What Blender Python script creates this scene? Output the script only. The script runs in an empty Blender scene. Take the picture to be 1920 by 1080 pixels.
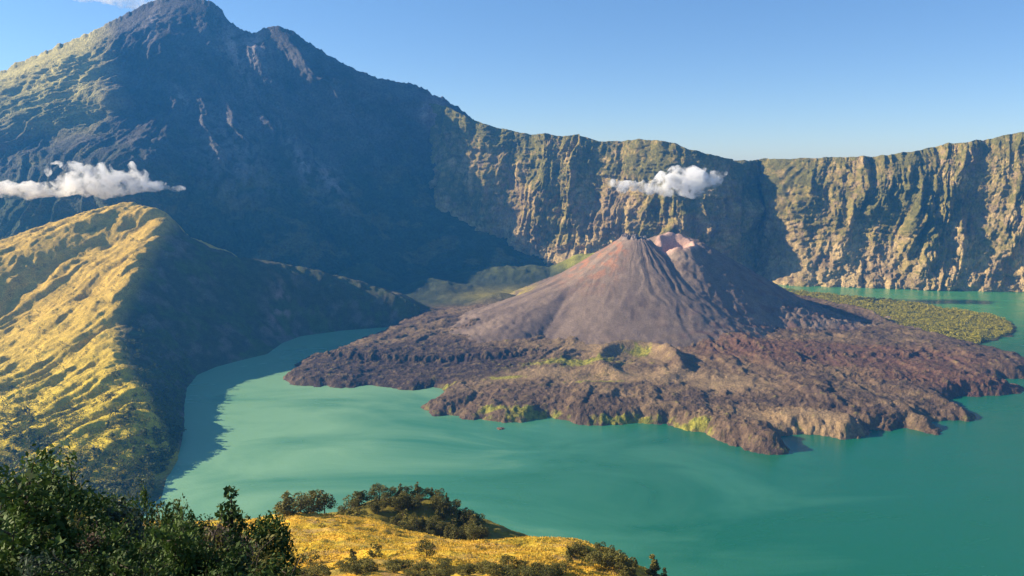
import bpy, math, random
import numpy as np
from mathutils import Vector

random.seed(7)
rng = np.random.default_rng(11)
R = math.radians
scene = bpy.context.scene
col = scene.collection

# ---------------------------------------------------------------- camera, world, sun, exposure
CAM_Z = 640.0
F = 1477.0                      # focal length in pixels of a 1920 px wide picture
PITCH = math.atan(238.0 / F)
cam_d = bpy.data.cameras.new('camera')
cam_d.sensor_width = 36.0
cam_d.lens = 36.0 * F / 1920.0
cam_d.clip_start = 0.5
cam_d.clip_end = 60000.0
cam = bpy.data.objects.new('camera', cam_d)
cam.location = (0, 0, CAM_Z)
cam.rotation_euler = (R(90) - PITCH, 0, 0)
col.objects.link(cam)
scene.camera = cam

SUN_EL, SUN_BEYOND = 24.5, 6.0           # sun stands to the left, a little beyond the square left
sd = Vector((-math.cos(R(SUN_EL)) * math.cos(R(SUN_BEYOND)), math.cos(R(SUN_EL)) * math.sin(R(SUN_BEYOND)), math.sin(R(SUN_EL))))
world = bpy.data.worlds.new('World')
scene.world = world
world.use_nodes = True
wn = world.node_tree
wn.nodes.clear()
wo = wn.nodes.new('ShaderNodeOutputWorld')
wb = wn.nodes.new('ShaderNodeBackground')
ws = wn.nodes.new('ShaderNodeTexSky')
ws.sky_type = 'NISHITA'
ws.sun_disc = False
ws.sun_elevation = R(SUN_EL)
ws.sun_rotation = math.atan2(sd.x, sd.y)
ws.altitude = 2600
ws.air_density = 1.0
ws.dust_density = 2.0
ws.ozone_density = 3.0
wb.inputs['Strength'].default_value = 0.067
wh = wn.nodes.new('ShaderNodeHueSaturation'); wh.inputs['Saturation'].default_value = 1.0
wn.links.new(ws.outputs[0], wh.inputs['Color']); wn.links.new(wh.outputs[0], wb.inputs[0])
wn.links.new(wb.outputs[0], wo.inputs['Surface'])

sun_d = bpy.data.lights.new('sun', 'SUN')
sun_d.energy = 5.0
sun_d.angle = R(0.5)
sun_d.color = (1.0, 0.84, 0.60)
sun = bpy.data.objects.new('sun', sun_d)
sun.rotation_euler = (-sd).to_track_quat('-Z', 'Y').to_euler()
sun.location = (-3000, 500, 2500)
col.objects.link(sun)

scene.view_settings.view_transform = 'Standard'
scene.view_settings.look = 'None'
scene.view_settings.exposure = 1.25
scene.view_settings.gamma = 1.0
scene.view_settings.use_curve_mapping = False
scene.cycles.max_bounces = 18
scene.cycles.diffuse_bounces = 3
scene.cycles.glossy_bounces = 2
scene.cycles.transparent_max_bounces = 8
scene.cycles.volume_bounces = 16
scene.cycles.volume_step_rate = 1.0
scene.cycles.volume_max_steps = 256
scene.cycles.sample_clamp_indirect = 6.0

# ---------------------------------------------------------------- helpers: geometry of the view
cp, sp = math.cos(PITCH), math.sin(PITCH)

def ray(u, v):
    cx = (np.asarray(u, float) - 960) / F
    cy = (540 - np.asarray(v, float)) / F
    return cx, cp + cy * sp, -sp + cy * cp

def at_y(u, v, Y):
    a, b, c = ray(u, v)
    k = np.asarray(Y, float) / b
    return a * k, b * k, CAM_Z + c * k

def at_z(u, v, z=0.0):
    a, b, c = ray(u, v)
    k = (z - CAM_Z) / c
    return a * k, b * k

# ---------------------------------------------------------------- helpers: noise
_perm = np.random.default_rng(5).permutation(256)
_perm = np.concatenate([_perm, _perm, _perm]).astype(np.int32)
_g = np.random.default_rng(6).normal(size=(256, 3))
_g /= np.linalg.norm(_g, axis=1)[:, None]

def perlin(x, y, z=None):
    x, y = np.broadcast_arrays(np.asarray(x, float), np.asarray(y, float))
    z = np.zeros_like(x) if z is None else np.broadcast_to(np.asarray(z, float), x.shape)
    xi, yi, zi = np.floor(x).astype(np.int64), np.floor(y).astype(np.int64), np.floor(z).astype(np.int64)
    fx, fy, fz = x - xi, y - yi, z - zi
    u, v, w = fx**3 * (fx * (fx * 6 - 15) + 10), fy**3 * (fy * (fy * 6 - 15) + 10), fz**3 * (fz * (fz * 6 - 15) + 10)
    def g(dx, dy, dz):
        h = _perm[_perm[_perm[(xi + dx) & 255] + ((yi + dy) & 255)] + ((zi + dz) & 255)]
        gr = _g[h]
        return gr[..., 0] * (fx - dx) + gr[..., 1] * (fy - dy) + gr[..., 2] * (fz - dz)
    def L(a, b, t): return a + t * (b - a)
    lo = L(L(g(0, 0, 0), g(1, 0, 0), u), L(g(0, 1, 0), g(1, 1, 0), u), v)
    hi = L(L(g(0, 0, 1), g(1, 0, 1), u), L(g(0, 1, 1), g(1, 1, 1), u), v) if z.any() else lo
    return 1.5 * L(lo, hi, w)

def fbm(x, y, z=None, oct=4, gain=0.5, lac=2.03):
    s, a = 0, 1.0
    for i in range(oct):
        k = lac ** i
        s = s + a * perlin(x * k + 17.3 * i, y * k - 9.1 * i, None if z is None else z * k + 3.7 * i)
        a *= gain
    return s

def ridged(x, y, z=None, oct=4, gain=0.5, lac=2.03):
    s, a, n = 0, 1.0, 0
    for i in range(oct):
        k = lac ** i
        s = s + a * (1 - 2 * np.abs(perlin(x * k + 31.3 * i, y * k - 7.1 * i, None if z is None else z * k + 5.7 * i)))
        n += a
        a *= gain
    return s / n

def sstep(a, b, x):
    t = np.clip((x - a) / (b - a), 0, 1)
    return t * t * (3 - 2 * t)

def mixc(c0, c1, t):
    return c0 + (np.asarray(c1, float) - c0) * t[..., None]

# ---------------------------------------------------------------- helpers: meshes, tags
def tag(o, label=None, cat=None, group=None, kind=None):
    if label: o['label'] = label
    if cat: o['category'] = cat
    if group: o['group'] = group
    if kind: o['kind'] = kind
    return o

def link(name, me, m=None, parent=None):
    o = bpy.data.objects.new(name, me)
    col.objects.link(o)
    if m: me.materials.append(m)
    if parent: o.parent = parent
    return o

def raw_mesh(name, V, quads, smooth=True, colors=None):
    me = bpy.data.meshes.new(name)
    V = np.asarray(V, np.float32)
    quads = np.asarray(quads, np.int32)
    k = quads.shape[1]
    me.vertices.add(len(V)); me.vertices.foreach_set('co', V.ravel())
    me.loops.add(quads.size); me.loops.foreach_set('vertex_index', quads.ravel())
    me.polygons.add(len(quads))
    me.polygons.foreach_set('loop_start', np.arange(0, quads.size, k, dtype=np.int32))
    me.polygons.foreach_set('loop_total', np.full(len(quads), k, np.int32))
    me.polygons.foreach_set('use_smooth', np.full(len(quads), smooth, bool))
    if colors is not None:
        ca = me.color_attributes.new('tint', 'FLOAT_COLOR', 'POINT')
        c = np.ones((len(V), 4), np.float32); c[:, :3] = np.clip(colors.reshape(-1, 3), 0, 1)
        ca.data.foreach_set('color', c.ravel())
    me.update(calc_edges=True); me.validate()
    return me

def grid_mesh(name, X, Y, Z, colors=None, keep=None, smooth=True):
    h, w = X.shape
    V = np.stack([X, Y, Z], -1).reshape(-1, 3)
    i = np.arange(h - 1)[:, None] * w + np.arange(w - 1)[None]
    q = np.stack([i, i + 1, i + w + 1, i + w], -1).reshape(-1, 4)
    if keep is not None:
        kk = keep.reshape(-1)
        q = q[kk[q].any(1)]
        used = np.unique(q)
        rm = np.full(len(V), -1); rm[used] = np.arange(len(used))
        V, q = V[used], rm[q]
        if colors is not None: colors = colors.reshape(-1, 3)[used]
    return raw_mesh(name, V, q, smooth, colors)

def rbf(P, Z, X, Y, c=30.0, sm=0.0):
    """multiquadric surface through scattered points with a linear trend"""
    P = np.asarray(P, float); Z = np.asarray(Z, float); n = len(P)
    s = 1000.0; c = c / s
    p = P / s
    K = np.sqrt(((p[:, None] - p[None]) ** 2).sum(-1) + c * c) - sm * np.eye(n)
    A = np.zeros((n + 3, n + 3)); A[:n, :n] = K
    A[:n, n] = 1; A[:n, n + 1:] = p; A[n:, :n] = A[:n, n:].T
    w = np.linalg.solve(A, np.concatenate([Z, np.zeros(3)]))
    x, y = X / s, Y / s
    out = w[n] + w[n + 1] * x + w[n + 2] * y
    for k in range(n):
        out = out + w[k] * np.sqrt((x - p[k, 0]) ** 2 + (y - p[k, 1]) ** 2 + c * c)
    return out

def dens(pts, step=3):
    """insert points between the knots of a polyline (n-d rows)"""
    pts = np.asarray(pts, float); out = [pts[0]]
    for a, b in zip(pts[:-1], pts[1:]):
        for k in range(1, step + 1): out.append(a + (b - a) * k / step)
    return np.array(out)

def curve(x, pts, c):
    a = np.asarray(pts, float)
    return np.interp(x, a[:, 0], a[:, c])

def poly_sd(X, Y, P):
    """signed distance, positive inside"""
    P = np.asarray(P, float); d = np.full(X.shape, 1e18); ins = np.zeros(X.shape, bool)
    for (x0, y0), (x1, y1) in zip(P, np.roll(P, -1, 0)):
        ex, ey = x1 - x0, y1 - y0
        t = np.clip(((X - x0) * ex + (Y - y0) * ey) / (ex * ex + ey * ey + 1e-9), 0, 1)
        d = np.minimum(d, (X - x0 - t * ex) ** 2 + (Y - y0 - t * ey) ** 2)
        c = ((y0 <= Y) & (y1 > Y)) | ((y1 <= Y) & (y0 > Y))
        xi = x0 + (Y - y0) / (ey if abs(ey) > 1e-9 else 1e-9) * ex
        ins ^= c & (X < xi)
    return np.where(ins, 1, -1) * np.sqrt(d)

# ---------------------------------------------------------------- helpers: materials
def mat(name):
    m = bpy.data.materials.new(name); m.use_nodes = True
    nt = m.node_tree
    return m, nt, nt.nodes['Principled BSDF']

def N(nt, kind, **kw):
    n = nt.nodes.new(kind)
    for k, v in kw.items():
        if k in n.inputs: n.inputs[k].default_value = v
        else: setattr(n, k, v)
    return n

def terrain_mat(name, scale, bump=0.6, dist=3.0, rough=0.95, stretch=(1, 1, 1), var=0.45, use_tint=True, spec=0.15):
    """tint attribute from the mesh, varied with noise of two sizes, with fine relief"""
    m, nt, b = mat(name)
    tc = N(nt, 'ShaderNodeNewGeometry')
    mp = N(nt, 'ShaderNodeMapping'); mp.inputs['Scale'].default_value = stretch
    nt.links.new(tc.outputs['Position'], mp.inputs['Vector'])
    n1 = N(nt, 'ShaderNodeTexNoise', Scale=1 / scale, Detail=6.0, Roughness=0.65)
    n2 = N(nt, 'ShaderNodeTexNoise', Scale=1 / (scale * 7), Detail=4.0, Roughness=0.6)
    n3 = N(nt, 'ShaderNodeTexVoronoi', Scale=2.2 / scale)
    for n in (n1, n2, n3): nt.links.new(mp.outputs[0], n.inputs['Vector'])
    at = N(nt, 'ShaderNodeVertexColor'); at.layer_name = 'tint'
    r1 = N(nt, 'ShaderNodeMapRange'); r1.inputs[1].default_value = 0.3; r1.inputs[2].default_value = 0.7
    r1.inputs[3].default_value = 1 - var; r1.inputs[4].default_value = 1 + var
    nt.links.new(n1.outputs[0], r1.inputs[0])
    r2 = N(nt, 'ShaderNodeMapRange'); r2.inputs[1].default_value = 0.3; r2.inputs[2].default_value = 0.7
    r2.inputs[3].default_value = 1 - var * 0.6; r2.inputs[4].default_value = 1 + var * 0.6
    nt.links.new(n2.outputs[0], r2.inputs[0])
    mu = N(nt, 'ShaderNodeMath', operation='MULTIPLY'); nt.links.new(r1.outputs[0], mu.inputs[0]); nt.links.new(r2.outputs[0], mu.inputs[1])
    vm = N(nt, 'ShaderNodeVectorMath', operation='SCALE')
    nt.links.new(at.outputs[0], vm.inputs[0]); nt.links.new(mu.outputs[0], vm.inputs['Scale'])
    nt.links.new(vm.outputs[0], b.inputs['Base Color'])
    b.inputs['Roughness'].default_value = rough
    b.inputs['Specular IOR Level'].default_value = spec
    ad = N(nt, 'ShaderNodeMath', operation='MULTIPLY_ADD'); ad.inputs[1].default_value = 0.35
    nt.links.new(n3.outputs[0], ad.inputs[0]); nt.links.new(n1.outputs[0], ad.inputs[2])
    bp = N(nt, 'ShaderNodeBump'); bp.inputs['Strength'].default_value = bump; bp.inputs['Distance'].default_value = dist
    nt.links.new(ad.outputs[0], bp.inputs['Height']); nt.links.new(bp.outputs[0], b.inputs['Normal'])
    return m

def leaf_mat(name, c0, c1, sc=0.6, rough=0.7, trans=0.25):
    m, nt, b = mat(name)
    oi = N(nt, 'ShaderNodeObjectInfo')
    geo = N(nt, 'ShaderNodeNewGeometry')
    n = N(nt, 'ShaderNodeTexNoise', Scale=sc, Detail=3.0)
    nt.links.new(geo.outputs['Position'], n.inputs['Vector'])
    ri = N(nt, 'ShaderNodeMath', operation='MULTIPLY_ADD'); ri.inputs[1].default_value = 0.5
    nt.links.new(geo.outputs['Random Per Island'], ri.inputs[0]); nt.links.new(n.outputs[0], ri.inputs[2])
    r2 = N(nt, 'ShaderNodeMath', operation='MULTIPLY_ADD'); r2.inputs[1].default_value = 0.35
    nt.links.new(oi.outputs['Random'], r2.inputs[0]); nt.links.new(ri.outputs[0], r2.inputs[2])
    mr = N(nt, 'ShaderNodeMapRange'); mr.inputs[1].default_value = 0.45; mr.inputs[2].default_value = 1.3
    nt.links.new(r2.outputs[0], mr.inputs[0])
    mx = N(nt, 'ShaderNodeMix', data_type='RGBA')
    mx.inputs[6].default_value = (*c0, 1); mx.inputs[7].default_value = (*c1, 1)
    nt.links.new(mr.outputs[0], mx.inputs[0])
    nt.links.new(mx.outputs[2], b.inputs['Base Color'])
    b.inputs['Roughness'].default_value = rough
    b.inputs['Specular IOR Level'].default_value = 0.25
    if trans:
        tr = N(nt, 'ShaderNodeBsdfTranslucent'); nt.links.new(mx.outputs[2], tr.inputs[0])
        ms = N(nt, 'ShaderNodeMixShader'); ms.inputs[0].default_value = trans
        nt.links.new(b.outputs[0], ms.inputs[1]); nt.links.new(tr.outputs[0], ms.inputs[2])
        nt.links.new(ms.outputs[0], nt.nodes['Material Output'].inputs['Surface'])
    return m

def bark_mat(name, c):
    m, nt, b = mat(name)
    n = N(nt, 'ShaderNodeTexNoise', Scale=9.0, Detail=4.0)
    geo = N(nt, 'ShaderNodeNewGeometry'); nt.links.new(geo.outputs['Position'], n.inputs['Vector'])
    r = N(nt, 'ShaderNodeValToRGB')
    r.color_ramp.elements[0].color = (c[0] * .5, c[1] * .5, c[2] * .5, 1); r.color_ramp.elements[1].color = (c[0] * 1.4, c[1] * 1.4, c[2] * 1.4, 1)
    nt.links.new(n.outputs[0], r.inputs[0]); nt.links.new(r.outputs[0], b.inputs['Base Color'])
    b.inputs['Roughness'].default_value = 0.95
    return m

# ================================================================ LAKE
def build_lake():
    m, nt, b = mat('turquoise_water')
    geo = N(nt, 'ShaderNodeNewGeometry')
    sx = N(nt, 'ShaderNodeSeparateXYZ'); nt.links.new(geo.outputs['Position'], sx.inputs[0])
    # milky patches, with sky glare painted into the colour, paler towards the left
    mp = N(nt, 'ShaderNodeMapping'); mp.inputs['Scale'].default_value = (1.0, 2.4, 1.0); mp.inputs['Rotation'].default_value = (0, 0, 0.35)
    nt.links.new(geo.outputs['Position'], mp.inputs[0])
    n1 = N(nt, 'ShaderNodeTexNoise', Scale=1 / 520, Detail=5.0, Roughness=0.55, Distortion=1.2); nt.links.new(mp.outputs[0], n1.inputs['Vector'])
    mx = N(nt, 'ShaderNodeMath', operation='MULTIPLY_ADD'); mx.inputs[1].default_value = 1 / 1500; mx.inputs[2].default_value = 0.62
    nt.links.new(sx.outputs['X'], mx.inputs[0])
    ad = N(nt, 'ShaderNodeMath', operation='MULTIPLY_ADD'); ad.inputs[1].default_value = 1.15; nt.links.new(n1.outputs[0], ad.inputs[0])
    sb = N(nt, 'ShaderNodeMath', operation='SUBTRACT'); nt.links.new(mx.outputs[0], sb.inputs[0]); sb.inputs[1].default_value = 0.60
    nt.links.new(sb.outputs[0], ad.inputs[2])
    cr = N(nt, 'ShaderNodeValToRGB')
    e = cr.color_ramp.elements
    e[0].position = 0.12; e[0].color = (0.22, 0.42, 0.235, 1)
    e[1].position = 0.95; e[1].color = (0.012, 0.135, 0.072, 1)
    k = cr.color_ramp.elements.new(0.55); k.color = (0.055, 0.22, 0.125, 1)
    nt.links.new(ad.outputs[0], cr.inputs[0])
    # the far eastern arm is greener
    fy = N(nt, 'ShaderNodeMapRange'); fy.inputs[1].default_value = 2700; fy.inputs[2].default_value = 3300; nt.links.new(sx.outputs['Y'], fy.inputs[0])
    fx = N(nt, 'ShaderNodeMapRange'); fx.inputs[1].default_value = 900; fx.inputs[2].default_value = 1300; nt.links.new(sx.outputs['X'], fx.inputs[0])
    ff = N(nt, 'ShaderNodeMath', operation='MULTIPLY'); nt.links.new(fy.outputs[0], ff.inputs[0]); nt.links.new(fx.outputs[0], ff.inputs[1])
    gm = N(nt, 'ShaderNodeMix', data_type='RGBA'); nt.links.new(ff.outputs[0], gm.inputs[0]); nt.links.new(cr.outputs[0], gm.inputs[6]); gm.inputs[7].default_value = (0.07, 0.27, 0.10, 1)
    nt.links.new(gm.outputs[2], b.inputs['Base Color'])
    b.inputs['Roughness'].default_value = 0.12
    b.inputs['IOR'].default_value = 1.33
    rr = N(nt, 'ShaderNodeMapRange'); rr.inputs[1].default_value = 0.35; rr.inputs[2].default_value = 0.65; rr.inputs[3].default_value = 0.07; rr.inputs[4].default_value = 0.30
    nt.links.new(n1.outputs[0], rr.inputs[0]); nt.links.new(rr.outputs[0], b.inputs['Roughness'])
    w1 = N(nt, 'ShaderNodeTexNoise', Scale=0.05, Detail=5.0, Roughness=0.6)
    w2 = N(nt, 'ShaderNodeTexNoise', Scale=0.4, Detail=3.0)
    wm = N(nt, 'ShaderNodeMapping'); wm.inputs['Scale'].default_value = (0.5, 1, 1)
    nt.links.new(geo.outputs['Position'], wm.inputs[0]); nt.links.new(wm.outputs[0], w1.inputs['Vector']); nt.links.new(wm.outputs[0], w2.inputs['Vector'])
    wa = N(nt, 'ShaderNodeMath', operation='ADD'); nt.links.new(w1.outputs[0], wa.inputs[0]); nt.links.new(w2.outputs[0], wa.inputs[1])
    bp = N(nt, 'ShaderNodeBump'); bp.inputs['Strength'].default_value = 0.5; bp.inputs['Distance'].default_value = 0.9
    nt.links.new(wa.outputs[0], bp.inputs['Height']); nt.links.new(bp.outputs[0], b.inputs['Normal'])
    xs = np.linspace(-2600, 4900, 31); ys = np.linspace(500, 4700, 21)
    X, Y = np.meshgrid(xs, ys)
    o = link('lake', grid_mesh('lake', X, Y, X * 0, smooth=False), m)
    tag(o, 'turquoise green crater lake curling round the dark lava field', 'lake', kind='structure')

# ================================================================ CALDERA WALL (right and back)
WALL = [  # u, v of the rim, distance of the rim, distance of the foot, height of the foot
    (780, 190, 5250, 4950, 40), (850, 200, 5080, 4740, 40), (870, 210, 4990, 4660, 40), (900, 229, 4920, 4590, 40), (925, 238, 4890, 4560, 40), (960, 246, 4870, 4540, 40), (1000, 254, 4840, 4500, 40),
    (1035, 252, 4810, 4460, 40), (1060, 258, 4780, 4410, 40), (1090, 253, 4750, 4370, 40), (1130, 266, 4690, 4310, 40), (1165, 266, 4660, 4270, 40), (1200, 262, 4600, 4210, 40),
    (1250, 266, 4530, 4130, 30), (1290, 281, 4500, 4120, 30), (1325, 291, 4510, 4120, 30), (1355, 299, 4530, 4150, 20),
    (1385, 303, 4640, 4320, 20), (1420, 300, 4700, 4380, 0), (1448, 298, 4660, 4200, 0), (1470, 299, 4580, 4070, -4),
    (1500, 298, 4530, 4010, -4), (1560, 296, 4480, 3990, -4), (1640, 294, 4410, 3970, -4), (1700, 286, 4360, 3930, -4),
    (1760, 273, 4350, 3890, -4), (1840, 264, 4240, 3870, -4), (1900, 251, 4170, 3860, -4), (1940, 248, 4120, 3840, -4),
    (2050, 246, 3950, 3700, -4), (2200, 238, 3700, 3420, -4), (2500, 220, 3200, 2900, -4), (2900, 180, 2700, 2350, -4)]

def build_wall():
    us = np.concatenate([np.arange(780, 2000, 1.7), np.arange(2000, 2900, 12)])
    nt_ = 230
    t = np.linspace(0, 1, nt_)[:, None]
    ur = us[None]
    vr, Yr, Yf, zf = (curve(us, WALL, k) for k in (1, 2, 3, 4))
    k = np.ones(9) / 9
    sm = lambda a: np.convolve(np.pad(a, 4, 'edge'), k, 'valid')
    Yr, Yf = sm(sm(Yr)), sm(sm(Yf))
    xr, _, zr = at_y(us, vr, Yr)
    xf = (us - 960) / F * Yf * 1.0 / cp * 1.0
    af, bf, cf = ray(us, 540.0)
    xf = af / bf * Yf
    # profile: scree at the foot, steep in the middle, a slightly gentler shoulder under the rim
    tt = t
    hp = 0.50 * tt + 0.50 * sstep(0, 1, tt) ** 1.0           # height fraction
    back = 0.90 * (1 - (1 - tt) ** 1.5) * (1 - 0.35 * tt) + 0.42 * tt ** 3 * 1.0
    back = back / back[-1]
    X = xf + (xr - xf) * back
    Yy = Yf + (Yr - Yf) * back
    Z = (zf - 25) + (zr - zf + 25) * hp
    # arc length along the wall
    s = np.concatenate([[0], np.cumsum(np.hypot(np.diff((xf + xr) / 2), np.diff((Yf + Yr) / 2)))])[None] + 0 * t
    z = Z
    # buttresses and gullies that branch downwards
    wx = 34 * fbm(s / 260, z / 300 + 4, oct=3)
    big = ridged((s + wx * 1.6) / 400, z / 1100 + 2, oct=2)
    mid = ridged((s + wx * 1.3 - 0.18 * z) / 185, z / 900 + 7, oct=5, gain=0.60)
    fine = ridged((s + wx) / 36, z / 90 + 1, oct=4, gain=0.72)
    rough = fbm(s / 70, z / 60, Yy / 60, oct=5, gain=0.7)
    ledge = fbm(s / 300, z / 38 + 9, oct=3)
    env = (sstep(0.0, 0.12, tt) * (0.55 + 0.45 * sstep(0, .5, 1 - tt)) + 0.15) * (0.55 + 0.45 * sstep(0.15, 0.55, tt))
    strata = ridged(z / 34 + 1.3 * fbm(s / 240, z / 200, oct=3), s / 500, oct=2)
    patch = 0.45 + 0.9 * sstep(-0.35, 0.45, fbm(s / 420 + 3, z / 420, oct=2))
    d = env * (28 * big + patch * (95 * mid + 13 * fine) + 11 * rough + 8 * ledge + 9 * strata)
    # lower, lumpier outcrops near the water
    low = 1 - sstep(0.15, 0.55, tt)
    lump = 1 - np.abs(fbm(s / 110, z / 90, oct=4, gain=0.55)) * 2
    d += low * 18 * lump
    dxs = np.gradient((xf + xr) / 2); dys = np.gradient((Yf + Yr) / 2)
    ln = np.hypot(dxs, dys); nx, ny = sm(dys / ln), sm(-dxs / ln)
    X = X + nx * d; Yy = Yy + ny * d
    Z = Z + tt * (7 * fbm(s / 70, 0 * s, oct=4) + 9 * mid * 0.6) - (1 - tt) * 0
    # back slope beyond the rim
    nb = 26
    tb = np.linspace(0.04, 1, nb)[:, None]
    Xb = X[-1] * (1 + 0.16 * tb); Yb = Yy[-1] * (1 + 0.30 * tb)
    Zb = Z[-1] - (Z[-1] + 30) * tb ** 1.1
    Zb = Zb + 18 * fbm(Xb / 120, Yb / 120, oct=4) * np.minimum(tb * 6, 1)
    # colour: brown rock, dry yellow-green cover on ledges and shoulders
    rock = np.array([0.35, 0.245, 0.125]); tan = np.array([0.58, 0.42, 0.19]); dark = np.array([0.12, 0.09, 0.06])
    green = np.array([0.12, 0.125, 0.03]); olive = np.array([0.33, 0.25, 0.06])
    C = np.broadcast_to(rock, Z.shape + (3,)).copy()
    C = mixc(C, tan, sstep(-0.1, 0.5, fbm(s / 140, z / 120, oct=3) + 0.45 * low) * 0.85)
    C = mixc(C, dark, sstep(0.1, 0.6, fbm(s / 50, z / 160 + 3, oct=3) - 0.1 * low) * 0.6)
    gr = ridged(s / 45, z / 55 + 8, oct=4, gain=0.6) + 0.35 * fine + 0.5 * fbm(s / 300, z / 260, oct=2) - 0.58 + 0.85 * (tt - 0.5)
    C = mixc(C, olive, sstep(-0.15, 0.35, gr) * 0.8)
    C = mixc(C, green, sstep(0.15, 0.6, gr + 0.25 * rough) * 0.75)
    Cb = np.broadcast_to(green, Zb.shape + (3,)) * 1.0
    m = terrain_mat('caldera_rock', 8.0, bump=1.0, dist=12.0, var=0.42, stretch=(1, 1, 0.45))
    me = grid_mesh('caldera_wall', np.vstack([X, Xb]), np.vstack([Yy, Yb]), np.vstack([Z, Zb]), np.concatenate([C, Cb]))
    tag(link('caldera_wall', me, m), 'ribbed brown and green caldera wall across the far side of the lake', 'cliff', kind='structure')

# ================================================================ MOUNTAIN (left and back)
SKY = [(-700, 420, 4000), (-300, 262, 4450), (-100, 178, 4700), (0, 135, 4850), (60, 106, 4900), (110, 85, 4950), (170, 60, 5000), (230, 29, 5100), (270, 8, 5180), (300, -4, 5210), (335, -10, 5224), (375, -3, 5200),
       (400, 5, 5190), (412, 14, 5180), (430, 40, 5160), (452, 54, 5150), (472, 62, 5140), (490, 58, 5150), (510, 46, 5150), (545, 56, 5140), (580, 80, 5120), (640, 118, 5080), (700, 144, 5040), (735, 150, 5110), (752, 157, 5120), (770, 154, 5150), (785, 163, 5165), (800, 168, 5180), (812, 178, 5190),
       (830, 183, 5200), (872, 209, 5230), (900, 240, 5230), (935, 290, 5200), (1000, 380, 5100), (1060, 450, 4950), (1200, 520, 4700)]
FACE = [(0, 300, 4090), (100, 272, 4210), (205, 232, 4350), (170, 70, 4930), (150, 95, 4850), (130, 120, 4700), (150, 150, 4600), (155, 178, 4480), (205, 185, 4420), (100, 220, 4300), (50, 236, 4230), (0, 252, 4170), (-300, 330, 3900), (-700, 470, 3600),
        (300, 100, 4850), (250, 150, 4740), (300, 200, 4620), (300, 330, 3950), (200, 300, 3880), (100, 330, 3930), (0, 400, 3780), (-300, 480, 3560), (450, 200, 4800), (600, 250, 4850), (700, 220, 5030), (800, 300, 5020), (900, 330, 5120),
        (450, 320, 4300), (600, 350, 4560), (500, 420, 4150), (600, 450, 4260), (700, 430, 4520), (800, 430, 4700), (900, 430, 4760), (1000, 450, 4760), (1100, 480, 4700),
        (0, 560, 3400), (200, 560, 3500), (400, 560, 3700), (600, 560, 3900), (700, 560, 4000), (800, 560, 4100), (1000, 560, 4200), (1200, 560, 4200), (-700, 600, 3200)]

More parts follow.
